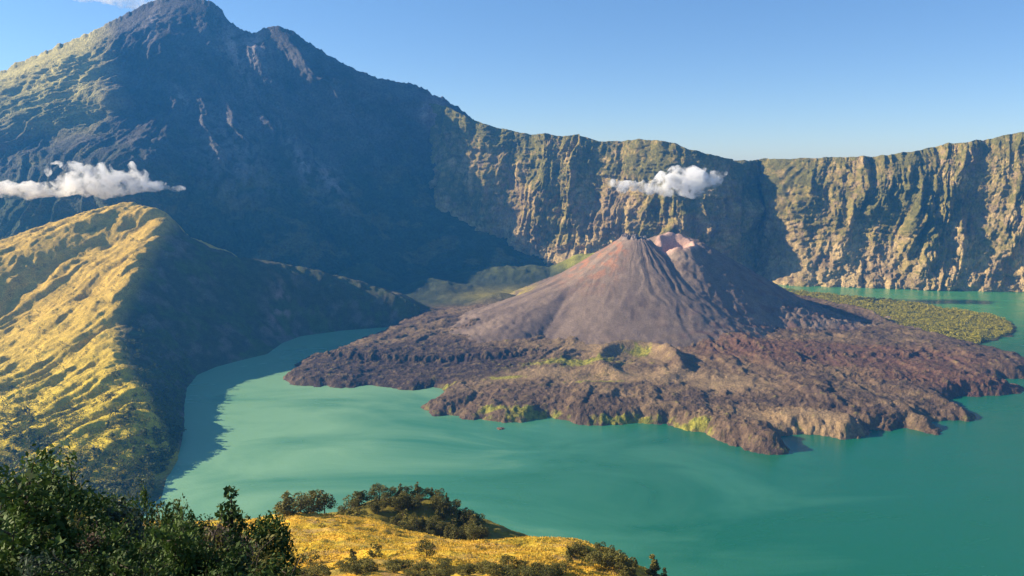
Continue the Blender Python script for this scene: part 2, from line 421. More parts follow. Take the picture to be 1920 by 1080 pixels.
def build_mountain():
    us = np.concatenate([np.arange(-700, -120, 10.0), np.arange(-120, 1110, 2.4)])
    nr = 330
    t = np.linspace(0, 1, nr)[:, None]
    vs = curve(us, SKY, 1)
    vb = 560.0
    V = vb + (vs[None] - vb) * t
    U = us[None] + 0 * t
    pts = [(a, b, c) for a, b, c in SKY] + FACE
    P = np.array([(a, b * 1.5) for a, b, c in pts]); D = np.array([c for a, b, c in pts])
    Yd = rbf(P, D, U, V * 1.5, c=30)
    X, Yy, Z = at_y(U, V, Yd)
    # relief in the fall line of the summit
    sx, sy = at_y(335, -10, 5224)[:2]
    ang = np.arctan2(X - sx, sy - Yy + 250); rad = np.hypot(X - sx, Yy - sy)
    wv = 0.10 * fbm(X / 500, Z / 500, oct=3)
    g1 = ridged((ang + wv) * 5.5, rad / 2600, oct=3)
    g2 = ridged((ang + wv * 1.3) * 17, rad / 1100 + 3, oct=5, gain=0.62)
    r3 = fbm(X / 130, Yy / 130, Z / 130, oct=5, gain=0.58)
    edge = sstep(0, 0.10, 1 - t)
    amp = sstep(50, 900, rad)
    r4 = ridged(X / 60, Z / 110, Yy / 90, oct=4, gain=0.65)
    lfm = sstep(260, 150, U) * sstep(300, 215, V)
    d = edge * (amp * (80 * g1 + 36 * g2) * (1 - 0.65 * lfm) + 18 * r3 + 13 * r4)
    # lit outer flank: gullies run down to the left
    left = sstep(260, 60, U) * sstep(270, 215, V + 0.18 * (U - 0) * 0)
    d += edge * left * 30 * ridged((V + 0.33 * U) / 9.0, U / 160, oct=3)
    # outward normals of the relief
    dXu, dYu, dZu = (np.gradient(a, axis=1) for a in (X, Yy, Z)); dXt, dYt, dZt = (np.gradient(a, axis=0) for a in (X, Yy, Z))
    nx = dYu * dZt - dZu * dYt; ny = dZu * dXt - dXu * dZt; nz = dXu * dYt - dYu * dXt
    ln = np.sqrt(nx * nx + ny * ny + nz * nz) + 1e-9
    X = X + nx / ln * d; Yy = Yy + ny / ln * d; Z = Z + nz / ln * d * 0.6
    Z[-6:] += 13 * fbm(U[-6:] / 20, 0 * U[-6:], oct=5, gain=0.72)
    nb = 40
    tb = np.linspace(0.02, 1, nb)[:, None]
    Xb = X[-1] * (1 + 0.10 * tb); Yb = Yy[-1] + (7150 - Yy[-1]) * tb
    Zb = Z[-1] - (Z[-1] + 35) * tb ** 0.9
    # colours
    rock = np.array([0.115, 0.105, 0.105]); pale = np.array([0.36, 0.31, 0.29]); green = np.array([0.055, 0.075, 0.03]); dry = np.array([0.34, 0.29, 0.10]); red = np.array([0.38, 0.22, 0.17])
    C = np.broadcast_to(rock, Z.shape + (3,)).copy()
    C = mixc(C, rock * 0.45, sstep(-0.3, 0.4, fbm(X / 260, Z / 260, Yy / 260, oct=3)) * 0.7)
    veg = sstep(900, 350, Z + 160 * r3)
    C = mixc(C, green, veg * 0.85)
    C = mixc(C, dry * 0.55, veg * sstep(0.1, 0.5, fbm(X / 200, Yy / 200, Z / 120, oct=4)) * 0.7)
    # bare slides and pale rock bands seen on the shaded face
    pb = np.zeros_like(Z)
    for (cu, cv, ru, rv, rot) in ((285, 50, 12, 38, 0.15), (440, 100, 18, 60, -.35), (560, 320, 14, 60, -.45), (610, 345, 20, 60, -.5), (815, 220, 16, 34, 0), (790, 218, 8, 18, 0), (525, 570, 22, 30, 0.3), (340, 190, 12, 30, -.4), (540, 290, 10, 22, -.6), (480, 90, 30, 40, -.4), (430, 300, 60, 90, -.5)):
        du, dv = U - cu, V - cv
        a, b = du * math.cos(rot) + dv * math.sin(rot), -du * math.sin(rot) + dv * math.cos(rot)
        pb = np.maximum(pb, np.exp(-(a / ru) ** 2 - (b / rv) ** 2) * (0.6 if ru > 50 else 1.0))
    pb = pb * sstep(-0.3, 0.4, fbm(X / 40, Z / 90, Yy / 60, oct=4) + 0.25 * g2)
    C = mixc(C, pale, pb * 0.9)
    C = mixc(C, red, np.exp(-((U - 815) / 22) ** 2 - ((V - 222) / 36) ** 2) * 0.7)
    lf = sstep(240, 150, U) * sstep(290, 200, V)
    C = mixc(C, dry * 1.6, lf * 0.9)
    C = mixc(C, green, lf * sstep(0.1, 0.6, ridged((V + 0.33 * U) / 9.0, U / 160, oct=3)) * sstep(120, 240, V) * 0.6)
    Cb = np.broadcast_to(rock, Zb.shape + (3,)) * 1.0
    m = terrain_mat('mountain_rock', 13.0, bump=0.9, dist=18.0, var=0.42)
    me = grid_mesh('mountain', np.vstack([X, Xb]), np.vstack([Yy, Yb]), np.vstack([Z, Zb]), np.concatenate([C, Cb]))
    tag(link('mountain', me, m), 'towering shaded volcano peak rising behind the lake at left', 'mountain', kind='structure')

# ================================================================ GRASSY RIDGE (left, with the shaded spur to the bay)
def w3(rows):
    a = np.asarray(rows, float)
    x, y, z = at_y(a[:, 0], a[:, 1], a[:, 2])
    return np.stack([x, y, z], -1)
def w0(rows, z=0.0):
    a = np.asarray(rows, float)
    x, y = at_z(a[:, 0], a[:, 1], z)
    return np.stack([x, y, x * 0 + z], -1)

RIDGE_TOP = dens(w3([(-500, 600, 2150), (-250, 555, 2350), (0, 500, 2600), (60, 472, 2700), (125, 443, 2800), (190, 412, 2900), (225, 396, 2980), (252, 385, 3030), (285, 400, 3030), (316, 409, 3000), (336, 432, 3010), (352, 456, 3030), (380, 474, 3050), (450, 490, 3080), (540, 502, 3110), (600, 516, 3120), (660, 536, 3120), (740, 566, 3100), (800, 590, 3080)]), 3)
RIDGE_CREST = dens(w3([(316, 409, 3000), (300, 440, 2850), (270, 482, 2690), (245, 530, 2500), (225, 567, 2400), (205, 615, 2280), (212, 660, 2130), (222, 695, 2020), (262, 745, 1860), (287, 792, 1735), (322, 850, 1640)]), 3)
RIDGE_FOOT = dens(w0([(240, 985), (303, 932), (312, 900), (330, 868), (340, 830), (345, 795), (345, 760), (350, 728), (370, 703), (405, 688), (450, 676), (500, 664), (530, 643), (565, 630), (640, 620), (740, 612), (800, 604)]), 3)
RIDGE_BODY = w3([(0, 600, 2420), (100, 600, 2360), (180, 565, 2480), (150, 500, 2680), (200, 480, 2760), (250, 440, 2890), (0, 700, 2120), (100, 700, 2080), (180, 700, 2035), (60, 660, 2240), (200, 770, 1805), (100, 770, 1825), (100, 800, 1710), (150, 850, 1565), (0, 850, 1575), (0, 780, 1800), (250, 860, 1562),
                 (295, 897, 1520), (200, 925, 1435), (0, 950, 1390), (100, 930, 1432), (-250, 950, 1385), (-250, 800, 1740), (-250, 680, 2160), (-500, 950, 1380), (-500, 750, 1900), (-500, 850, 1580),
                 (420, 480, 2960), (420, 560, 2780), (330, 560, 2600), (300, 640, 2300), (290, 700, 2090), (520, 520, 2980), (480, 600, 2780), (600, 570, 2990), (380, 640, 2480)])
RIDGE_BACK = np.array([(-1500, 3250, 370), (-1560, 3550, 330), (-1240, 3350, 180), (-1900, 3600, 300), (-1050, 3600, 80), (-1320, 3200, 300), (-500, 3500, 20), (-2300, 3300, 60), (-2400, 2900, 120), (-300, 3300, 0), (-820, 3450, 20)], float)
RIDGE_LAKE = np.array([(-350, 1000, -200), (-550, 1400, -60), (-600, 1700, -80), (-550, 2100, -60), (-450, 2500, -40), (-350, 2850, -25), (-250, 2950, -12), (-300, 800, -200), (-700, 1050, -30)], float)
_rp = np.concatenate([RIDGE_TOP, RIDGE_CREST, RIDGE_FOOT, RIDGE_BODY, RIDGE_BACK, RIDGE_LAKE])
_, _ix = np.unique(np.round(_rp[:, :2], 0), axis=0, return_index=True)
_rp = _rp[_ix]

def ridge_z(X, Y):
    z = rbf(_rp[:, :2], _rp[:, 2], X, Y, c=8, sm=0.001)
    inl = sstep(0, 60, z)
    # gullies fall to the left front on the sunlit side
    a = 0.35 * X + 0.94 * Y; b = 0.94 * X - 0.35 * Y
    wv = 50 * fbm(X / 300, Y / 300, oct=3)
    g = ridged((b + wv) / 150, a / 700 + 3, oct=3, gain=0.5)
    g2 = ridged((b + wv) / 48, a / 220, oct=3, gain=0.55)
    # fall line on the shaded side is towards the lake
    h = ridged((Y + 0.5 * X + wv) / 120, X / 500, oct=4, gain=0.55)
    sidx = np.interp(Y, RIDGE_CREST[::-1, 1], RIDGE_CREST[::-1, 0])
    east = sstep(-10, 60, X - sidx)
    n = fbm(X / 60, Y / 60, oct=5, gain=0.55)
    z = z + inl * ((1 - east) * (26 * g + 9 * g2) + east * (17 * h + 4 * g2) + 6.5 * n)
    return z, g, g2, east, n

def build_ridge():
    us = np.concatenate([np.arange(-500, -60, 12.0), np.arange(-60, 820, 2.2)])
    ys = np.exp(np.linspace(math.log(1050), math.log(3650), 540))
    Y = np.broadcast_to(ys[:, None], (len(ys), len(us))).copy()
    a, b, c = ray(us, 540.0)
    X = (a / b)[None] * Y
    Z, g, g2, east, n = ridge_z(X, Y)
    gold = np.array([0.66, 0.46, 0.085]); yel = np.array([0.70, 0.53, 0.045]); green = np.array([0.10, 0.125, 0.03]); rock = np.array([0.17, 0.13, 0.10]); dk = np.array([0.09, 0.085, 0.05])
    up = sstep(1500, 2600, Y)
    C = mixc(np.broadcast_to(yel, Z.shape + (3,)), gold * [1.0, 0.95, 1.0], up)
    pat = fbm(X / 90, Y / 90, oct=5, gain=0.6)
    C = mixc(C, green * 1.1, sstep(0.2, 0.6, pat - 0.6 * g2 - 0.15) * 0.7)
    C = mixc(C, dk, sstep(0.15, 0.55, -g2 * 0.7 + 0.4 * n - 0.05) * 0.7)
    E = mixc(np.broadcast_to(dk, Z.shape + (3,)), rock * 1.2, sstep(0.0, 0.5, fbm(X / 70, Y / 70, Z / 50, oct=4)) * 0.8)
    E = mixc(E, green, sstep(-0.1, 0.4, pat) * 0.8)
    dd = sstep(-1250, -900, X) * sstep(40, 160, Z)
    E = mixc(E, np.array([0.075, 0.08, 0.035]), dd * 0.7)  # far spur tinted darker, shade put into the colour where its crest catches sun
    # the red rock scar above the bay
    sx, sy, sz = at_y(530, 570, 2900)
    E = mixc(E, np.array([0.42, 0.27, 0.22]), np.exp(-(((X - sx) / 40) ** 2 + ((Y - sy) / 110) ** 2)) * sstep(-.2, .4, n))
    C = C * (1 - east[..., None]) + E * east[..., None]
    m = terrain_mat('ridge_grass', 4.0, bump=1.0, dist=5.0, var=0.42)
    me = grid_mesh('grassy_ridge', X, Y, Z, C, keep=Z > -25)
    tag(link('grassy_ridge', me, m), 'sunlit golden grass ridge with dark lake side at the left shore', 'ridge', kind='structure')

# ================================================================ LAVA FIELD, CALDERA FLOOR, CONE
SHORE = [(742, 612), (735, 626), (690, 636), (655, 652), (622, 664), (585, 672), (556, 682), (552, 694), (532, 708), (540, 718), (575, 724), (610, 724), (640, 729), (690, 722), (740, 728), (775, 731), (812, 724), (845, 736),
         (822, 748), (793, 764), (812, 779), (850, 777), (872, 784), (905, 786), (945, 792), (985, 790), (1030, 782), (1060, 788), (1080, 795), (1140, 797), (1200, 793), (1250, 794), (1285, 806), (1320, 812), (1350, 826), (1400, 842), (1435, 852), (1470, 850), (1479, 843), (1462, 826), (1470, 814),
         (1500, 812), (1540, 814), (1575, 823), (1612, 822), (1628, 806), (1665, 806), (1700, 800), (1735, 812), (1762, 818), (1760, 806), (1735, 790), (1775, 786), (1826, 790), (1822, 778), (1795, 768), (1770, 752), (1790, 745), (1850, 742), (1915, 738), (1916, 728), (1870, 720), (1850, 712), (1935, 708),
         (1960, 692), (1905, 676), (1850, 660), (1822, 650), (1860, 638), (1896, 630), (1902, 612), (1885, 600), (1840, 590), (1780, 580), (1700, 567), (1620, 559), (1540, 552), (1480, 548), (1440, 540), (1425, 528)]
SHORE_P = [tuple(p) for p in np.stack(at_z(*np.array(SHORE, float).T), -1)] + [(1150, 4300), (1000, 4450), (0, 4700), (-900, 4400), (-1000, 3800), (-560, 3300)]
CONE = (475.0, 3010.0)
DELTA = [(1440, 541), (1540, 553), (1620, 560), (1700, 568), (1780, 580), (1840, 590), (1885, 600), (1902, 612), (1896, 629), (1860, 638), (1822, 652), (1780, 648), (1700, 624), (1620, 600), (1540, 580), (1470, 562)]
DELTA_P = np.stack(at_z(*np.array(DELTA, float).T), -1)

def blob(X, Y, u, v, ru, rv, z=40.0, rot=0.0):
    """soft patch of ground around the place seen at (u, v), sized in metres"""
    x, y = at_z(u, v, z)
    dx, dy = X - x, Y - y
    a = dx * math.cos(rot) + dy * math.sin(rot); b = -dx * math.sin(rot) + dy * math.cos(rot)
    return np.exp(-(a / ru) ** 2 - (b / rv) ** 2)

def cone_z(X, Y):
    dx, dy = X - CONE[0], Y - CONE[1]
    r = np.hypot(dx, dy); th = np.arctan2(dx, -dy)
    flare = 0.5 + 0.5 * np.sin(th - 0.5)
    z = 388 - 0.68 * r + 0.00012 * r * r
    z2 = np.interp(r, [0, 200, 320, 420, 520, 620, 720, 830, 1000, 1200], [330, 300, 243, 184, 134, 92, 58, 32, 6, -20])
    z2 = z2 - 520 * np.clip(0.90 - np.sin(th - 0.12), 0, 2)
    zl = 215 - 0.36 * (r - 240)                                  # left lava shoulder
    left = sstep(0.5, 1.0, np.sin(-th + 0.35)) 
    z = np.maximum(z, z2)
    z = np.maximum(z, zl - 400 * (1 - left))
    rib = ridged(th * 7 + 1.1 * fbm(dx / 170, dy / 170, oct=3), r / 260, oct=4, gain=0.62)
    z = z + (1.5 + 4.5 * sstep(-0.2, 0.5, fbm(th * 1.6 + 5, r / 400, oct=2))) * rib * sstep(25, 160, r) + 1.4 * fbm(dx / 35, dy / 35, oct=4, gain=0.6)
    z = z + (sstep(420, 640, r) + 0.9 * sstep(270, 420, r) * sstep(0.2, 0.6, np.sin(th))) * (6.5 * ridged(th * 8.5, r / 210, oct=5, gain=0.62) + 4.5 * fbm(X / 24, Y / 24, oct=5, gain=0.7))
    # main crater with a broken spiky rim, open to the right
    rc = np.hypot(dx + 5, dy - 8)
    z = np.minimum(z, 350 + 11 * fbm(dx / 20, dy / 20, oct=4, gain=0.7) + 0.0 * r)
    z = z - 46 * np.exp(-(np.hypot(dx - 28, dy - 15) / 30.0) ** 2)
    z = z + 12 * np.exp(-((rc - 42) / 13) ** 2) * (0.6 + 0.9 * fbm(dx / 14, dy / 14, oct=3))
    # second, pinkish crater to the right
    bx, by = at_y(1268, 462, 2985)[:2]
    rb = np.hypot(X - bx, (Y - by) * 0.95)
    z = np.maximum(z, 346 + 6 * fbm(dx / 25, dy / 25, oct=3) + 20 * (Y - by) / 70 - np.clip(rb - 70, 0, None) * 0.62)
    z = z - 75 * np.exp(-(rb / 50.0) ** 4)
    # saddle gully between the craters
    gx = 78 + 0.25 * (-dy)
    z = z - 34 * np.exp(-((dx - gx) / 20) ** 2) * sstep(60, -20, dy) * np.exp(-(np.clip(-dy, 0, None) / 150) ** 2)
    # long gully right of the second crater
    z = z - 16 * np.exp(-((dx - 215 - 0.28 * (-dy)) / 26) ** 2) * sstep(-380, -150, dy) * sstep(120, 0, dy)
    return z, r, th, rib

def floor_z(X, Y):
    sdv = poly_sd(X, Y, SHORE_P)
    edge = sdv + 13 * fbm(X / 55, Y / 55, oct=4, gain=0.6) + 5 * ridged(X / 26, Y / 26, oct=2)
    edge = np.where(sdv < -60, sdv, edge)
    delta = sstep(-25, 15, poly_sd(X, Y, DELTA_P))
    back = sstep(3150, 3500, Y) * sstep(900, 500, X)
    r = np.hypot(X - CONE[0], Y - CONE[1]); th = np.arctan2(X - CONE[0], CONE[1] - Y)
    e = np.clip(edge, 0, None)
    shelf = 8 * (1 - np.exp(-e / 10)) + 19 * (1 - np.exp(-e / 160))
    wx, wy = 45 * fbm(X / 180, Y / 180, oct=3), 45 * fbm(X / 180 + 9, Y / 180, oct=3)
    flow = ridged(th * 4.2 + (wx) / 130, r / 700 + 1, oct=4, gain=0.5)          # flow lobes run outward from the cone
    levee = ridged(th * 8.5 + (wx + 0.6 * wy) / 75, r / 210, oct=5, gain=0.62)
    rough = fbm(X / 24, Y / 24, oct=5, gain=0.7)
    l1 = fbm(th * 3.1 + wx / 260 + 2.0, r / 520 + wy / 400, oct=3); l2 = fbm(th * 6.5 + wy / 200 + 7.0, r / 330 + wx / 300, oct=3)
    lobe = sstep(0.0, 0.10, l1) * 7 + sstep(0.05, 0.13, l2) * 5 + sstep(0.3, 0.4, l1) * 6
    smooth = np.zeros_like(X)
    for args in ((1200, 705, 260, 75), (980, 695, 190, 60), (1500, 775, 170, 55, 40, -0.3), (1360, 715, 130, 70), (1100, 655, 110, 70), (1185, 655, 210, 170), (1240, 610, 260, 60), (1450, 590, 260, 60, 60, -0.2)):
        smooth = np.maximum(smooth, blob(X, Y, *args))
    ins = sstep(0, 40, edge)
    arm = sstep(0.25, 0.6, blob(X, Y, 760, 670, 420, 260))
    lobe = lobe * (1 - 0.5 * arm); flow_ = flow * (1 - 0.4 * arm)
    z = shelf * (1 - 0.25 * arm) + ins * (9 * flow_ + lobe * (1 - 0.92 * smooth) + (1 - 0.85 * smooth) * (4.6 * levee + 3.4 * rough)) * (1 - delta) 
    z = z + ins * (1 - delta) * 48 * np.exp(-(r / 560) ** 2)
    # old ash ring in front of the cone
    for (u, v, ra, hh, w) in ((1198, 676, 118, 25, 24), (1120, 700, 60, 5, 22)):
        x0, y0 = at_z(u, v, 50)
        q = np.hypot(X - x0, (Y - y0) * 0.72)
        ring = np.exp(-((q - ra) / w) ** 2)
        az = np.arctan2(Y - y0, X - x0)
        z = z + hh * ring * (0.35 + 0.65 * sstep(-0.5, 0.6, np.sin(az + 0.35))) * ins
        z = z - 0.25 * hh * np.exp(-(q / (ra * 0.7)) ** 4) * ins
    # long front of the rough red flow
    for (u, v, rx, ry, hh, rot) in ((1500, 655, 420, 75, 9, -0.10), (1700, 700, 260, 60, 8, -0.15), (800, 660, 330, 60, 16, 0.0), (1400, 790, 60, 150, 15, 0.9), (1560, 780, 60, 150, 12, 1.0), (950, 620, 170, 60, 26, 0.0)):
        z = z + hh * sstep(0.25, 0.6, blob(X, Y, u, v, rx, ry, rot=rot) + 0.10 * rough) * ins
    # delta: low wooded flat
    z = z * (1 - delta) + delta * np.where(edge > 0, 2.5 + 4 * (1 - np.exp(-e / 80)), 0)
    # far floor with grassy mounds and rising fans
    fl = 12 + 0.02 * (Y - 3200) + 10 * fbm(X / 140, Y / 140, oct=4)
    for (u, v, Yc, rx, ry, top) in ((812, 492, 3820, 210, 170, 62), (985, 470, 4150, 460, 200, 88), (680, 470, 4000, 170, 120, 120), (1110, 450, 4150, 260, 220, 160), (940, 525, 3400, 130, 120, 70)):
        x0 = (u - 960) / F * Yc
        fl = np.maximum(fl, (top + 14 * fbm(X / 90, Y / 90, oct=4)) * np.exp(-((X - x0) / rx) ** 2 - ((Y - Yc) / ry) ** 2) + 5 * fbm(X / 60, Y / 60, oct=3))
    z = z * (1 - back) + fl * back * ins + 0
    z = np.where(edge < 0, np.maximum(edge * 0.6, -22), z)
    return z, edge, flow, levee, rough, smooth, delta, back, lobe

def build_floor():
    us = np.arange(520, 1990, 2.0)
    ys = np.concatenate([np.exp(np.linspace(math.log(1620), math.log(3400), 400)), np.linspace(3410, 4650, 90)])
    Y = np.broadcast_to(ys[:, None], (len(ys), len(us))).copy()
    a, b, c = ray(us, 540.0)
    X = (a / b)[None] * Y
    Z, edge, flow, levee, rough, smooth, delta, back, lobe = floor_z(X, Y)
    brown = np.array([0.125, 0.082, 0.054]); tan = np.array([0.32, 0.22, 0.115]); red = np.array([0.135, 0.066, 0.046]); dark = np.array([0.062, 0.045, 0.045]); purple = np.array([0.105, 0.068, 0.065])
    moss = np.array([0.30, 0.28, 0.035]); green = np.array([0.10, 0.12, 0.025])
    sh = Z.shape + (3,)
    C = np.broadcast_to(brown, sh).copy()
    C = mixc(C, tan, np.clip(smooth * 1.4, 0, 1) * (0.65 + 0.35 * sstep(-0.4, 0.3, rough)))
    big = fbm(X / 220, Y / 160, oct=3)
    C = mixc(C, tan * 0.8, sstep(0.0, 0.5, big) * 0.55)
    C = mixc(C, np.array([0.075, 0.052, 0.042]), sstep(2, 9, lobe) * np.clip(1 - 1.4 * smooth, 0, 1) * sstep(-0.3, 0.3, fbm(X / 130 + 3, Y / 90, oct=3)) * 0.75)
    rf = np.maximum(np.maximum(blob(X, Y, 1560, 665, 520, 160, rot=-0.08), blob(X, Y, 1800, 700, 300, 120)), 0)
    C = mixc(C, red, sstep(0.2, 0.7, rf) * 0.75)
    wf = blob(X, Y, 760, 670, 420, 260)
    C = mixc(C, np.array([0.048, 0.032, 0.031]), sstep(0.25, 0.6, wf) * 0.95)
    C = mixc(C, tan * 0.75, sstep(0.25, 0.6, rough + 0.4 * levee) * 0.35)
    C = mixc(C, dark, sstep(0.0, 0.5, -levee * 0.8 - rough * 0.5 + 0.1) * (0.85 - 0.6 * smooth))
    dr = np.zeros_like(Z)
    for a_ in ((1560, 660, 90, 30), (1420, 745, 240, 18), (1620, 740, 120, 22), (1740, 720, 100, 25), (1480, 600, 140, 40)):
        dr = np.maximum(dr, blob(X, Y, *a_))
    C = mixc(C, dark, dr * sstep(-0.5, 0.2, rough) * 0.6)
    # moss and scrub: along the front shore, on the ash and inside the ring
    ms = np.zeros_like(Z)
    for a_ in ((1000, 775, 75, 28, 15), (1180, 790, 90, 14, 5), (1280, 800, 70, 20, 8), (930, 775, 40, 14, 8), (820, 728, 50, 12, 4), (1200, 662, 45, 30, 45), (1120, 715, 60, 20), (1080, 680, 150, 30), (950, 700, 60, 20)):
        ms = np.maximum(ms, blob(X, Y, *a_))
    shore = np.exp(-((edge - 8) / 9) ** 2) * sstep(1900, 1650, Y * 0 + Y - 250)
    ms = np.maximum(ms, shore * 0.35 * sstep(-0.1, 0.3, fbm(X / 90, Y / 90, oct=2)))
    mo = sstep(0.15, 0.6, ms + 0.45 * rough - 0.12)
    C = mixc(C, moss, mo * 0.85)
    C = mixc(C, green, mo * sstep(0.05, 0.35, fbm(X / 14, Y / 14, oct=3)) * 0.8)
    C = mixc(C, green * 0.8, delta)
    gfl = np.array([0.07, 0.08, 0.028]); drk = np.array([0.045, 0.055, 0.03])
    G = mixc(np.broadcast_to(drk, sh), gfl, sstep(35, 80, Z + 20 * fbm(X / 50, Y / 50, oct=4)))
    G = mixc(G, np.array([0.30, 0.25, 0.06]), blob(X, Y, 945, 535, 200, 190, z=70) * 0.9)
    G = mixc(G, np.array([0.34, 0.32, 0.05]), sstep(150, 350, X) * sstep(60, 120, Z) * 0.8)
    C = C * (1 - back[..., None]) + G * back[..., None]
    m = terrain_mat('lava_rock', 6.0, bump=0.9, dist=4.5, var=0.42)
    me = grid_mesh('lava_field', X, Y, Z, C, keep=edge > -40)
    tag(link('lava_field', me, m), 'dark brown lava field spreading from the cone into the lake', 'lava field', kind='structure')

def build_cone():
    nth, nr = 460, 230
    th = np.linspace(-math.pi, math.pi, nth + 1)[None]
    r = (np.linspace(0, 1, nr) ** 1.15 * 1150)[:, None] + 0.01
    X = CONE[0] + r * np.sin(th); Y = CONE[1] - r * np.cos(th)
    Z, rr, tt, rib = cone_z(X, Y)
    F_ = floor_z(X, Y)[0]
    keep = Z > F_ - 14
    Zc = np.minimum(Z, 500)
    brown = np.array([0.14, 0.097, 0.075]); ash = np.array([0.205, 0.150, 0.115]); org = np.array([0.38, 0.17, 0.09]); pink = np.array([0.52, 0.33, 0.26]); dk = np.array([0.075, 0.055, 0.052]); grey = np.array([0.16, 0.16, 0.17])
    sh = Z.shape + (3,)
    dx, dy = X - CONE[0], Y - CONE[1]
    C = mixc(np.broadcast_to(brown, sh), ash, sstep(-0.3, 0.4, rib + 0.3 * fbm(dx / 60, dy / 60, oct=3)))
    C = mixc(C, dk, sstep(0.15, 0.6, -rib * 0.5 + fbm(th * 14, r / 160, oct=3) - 0.1) * 0.6)
    left = sstep(-0.2, -0.75, np.sin(th + 0.0)) * sstep(-200, 50, -r + 190)
    C = mixc(C, org, left * sstep(-0.2, 0.4, fbm(dx / 30, dy / 40, oct=4)) * 0.85)
    C = mixc(C, np.array([0.33, 0.25, 0.185]), sstep(0.1, 0.5, fbm(th * 5 + 11, r / 420, oct=4, gain=0.6)) * sstep(420, 60, r) * 0.6)
    C = mixc(C, ash * 1.5, sstep(120, 20, r) * sstep(-.6, .2, -dy / 60) * 0.6)
    ll = sstep(-0.3, 0.3, fbm(th * 6 + 3, r / 250, oct=3)) * sstep(0.2, -0.7, np.sin(th)) * sstep(250, 320, r)
    C = mixc(C, dk, ll * 0.5)
    bx, by = at_y(1268, 462, 2985)[:2]
    rb = np.hypot(X - bx, Y - by)
    C = mixc(C, pink, sstep(95, 70, rb) * 0.9)
    C = mixc(C, grey, sstep(62, 40, r + 10 * fbm(dx / 12, dy / 12, oct=3)) * sstep(320, 345, Z) * 0.9)
    sr = sstep(330, 520, r) * sstep(-0.2, 0.3, np.sin(th))
    C = mixc(C, np.array([0.27, 0.19, 0.125]), sr * sstep(-.3, .5, fbm(X / 90, Y / 60, oct=4)) * 0.8)
    C = mixc(C, np.array([0.18, 0.10, 0.075]), sr * sstep(0, .5, fbm(X / 60 + 4, Y / 40, oct=5)) * 0.8)
    # yellow-green growth on the far left skirt
    sk = sstep(-20, 70, dy) * sstep(-330, -450, dx) * sstep(-0.4, 0.3, fbm(dx / 60, dy / 60, oct=3))
    C = mixc(C, np.array([0.36, 0.29, 0.05]), sk * 0.85)
    m = terrain_mat('cinder', 5.0, bump=0.6, dist=3.0, var=0.28)
    me = grid_mesh('volcano_cone', X, Y, Z, C, keep=keep)
    tag(link('volcano_cone', me, m), 'brown cinder cone with a grey broken top and pink side crater', 'volcano', kind='structure')

# ================================================================ MEADOW HILL AND NEAR SLOPE
MEADOW = np.concatenate([
    w3([(470, 1080, 232), (600, 1076, 218), (700, 1078, 214), (900, 1078, 214), (1040, 1090, 216), (1300, 1130, 225), (1500, 1250, 225), (300, 1078, 235), (100, 1060, 240), (-200, 1050, 240), (-500, 1050, 240), (1200, 1120, 222),
        (500, 1040, 258), (700, 1045, 245), (900, 1052, 240), (1050, 1050, 248), (560, 1005, 285), (700, 1005, 290), (850, 1035, 272), (980, 1035, 280), (1080, 1040, 275), (1150, 1060, 275),
        (380, 1010, 290), (250, 1010, 300), (100, 1010, 300), (-300, 1000, 300)]),
    dens(w3([(-300, 970, 330), (100, 985, 330), (300, 992, 325), (470, 986, 318), (520, 975, 325), (560, 965, 332), (610, 966, 334), (690, 976, 334), (750, 995, 330), (800, 1014, 322), (880, 1020, 315), (940, 1020, 312), (985, 1010, 318), (1040, 1011, 318), (1090, 1021, 312), (1130, 1036, 305), (1180, 1056, 298), (1240, 1088, 285), (1340, 1150, 262)]), 2),
    w3([(620, 985, 365), (690, 995, 360), (650, 960, 385), (700, 941, 395), (760, 934, 400), (800, 938, 400), (850, 966, 390), (890, 1000, 380), (915, 1016, 372), (760, 1010, 362), (820, 1020, 356), (540, 985, 375)]),
    np.array([(-180, 470, 395), (-50, 480, 400), (50, 470, 380), (150, 420, 360), (200, 330, 370), (260, 250, 380), (-350, 470, 390), (-100, 560, 300), (100, 560, 290), (300, 420, 260), (-400, 560, 300), (0, 700, 180), (300, 600, 150), (-400, 700, 180)], float)])

def near_z(X, Y):
    r = Y
    base = 638.3 - 0.575 * np.clip(Y, -30, 70) - 0.63 * np.clip(Y - 70, 0, 250)
    base = base - 0.10 * np.clip(X, 0, 200) - 0.02 * np.clip(-X, 0, 50)
    return base + 0.25 * fbm(X / 3.0, Y / 3.0, oct=3) * sstep(2, 8, np.hypot(X, Y)) + 0.6 * fbm(X / 14, Y / 14, oct=2) * sstep(4, 14, np.hypot(X, Y))

def meadow_z(X, Y):
    z = rbf(MEADOW[:, :2], MEADOW[:, 2], X, Y, c=6, sm=0.004)
    n = fbm(X / 26, Y / 26, oct=5, gain=0.5)
    return z + 2.2 * n + 1.8 * ridged(X / 34, Y / 20, oct=4), n

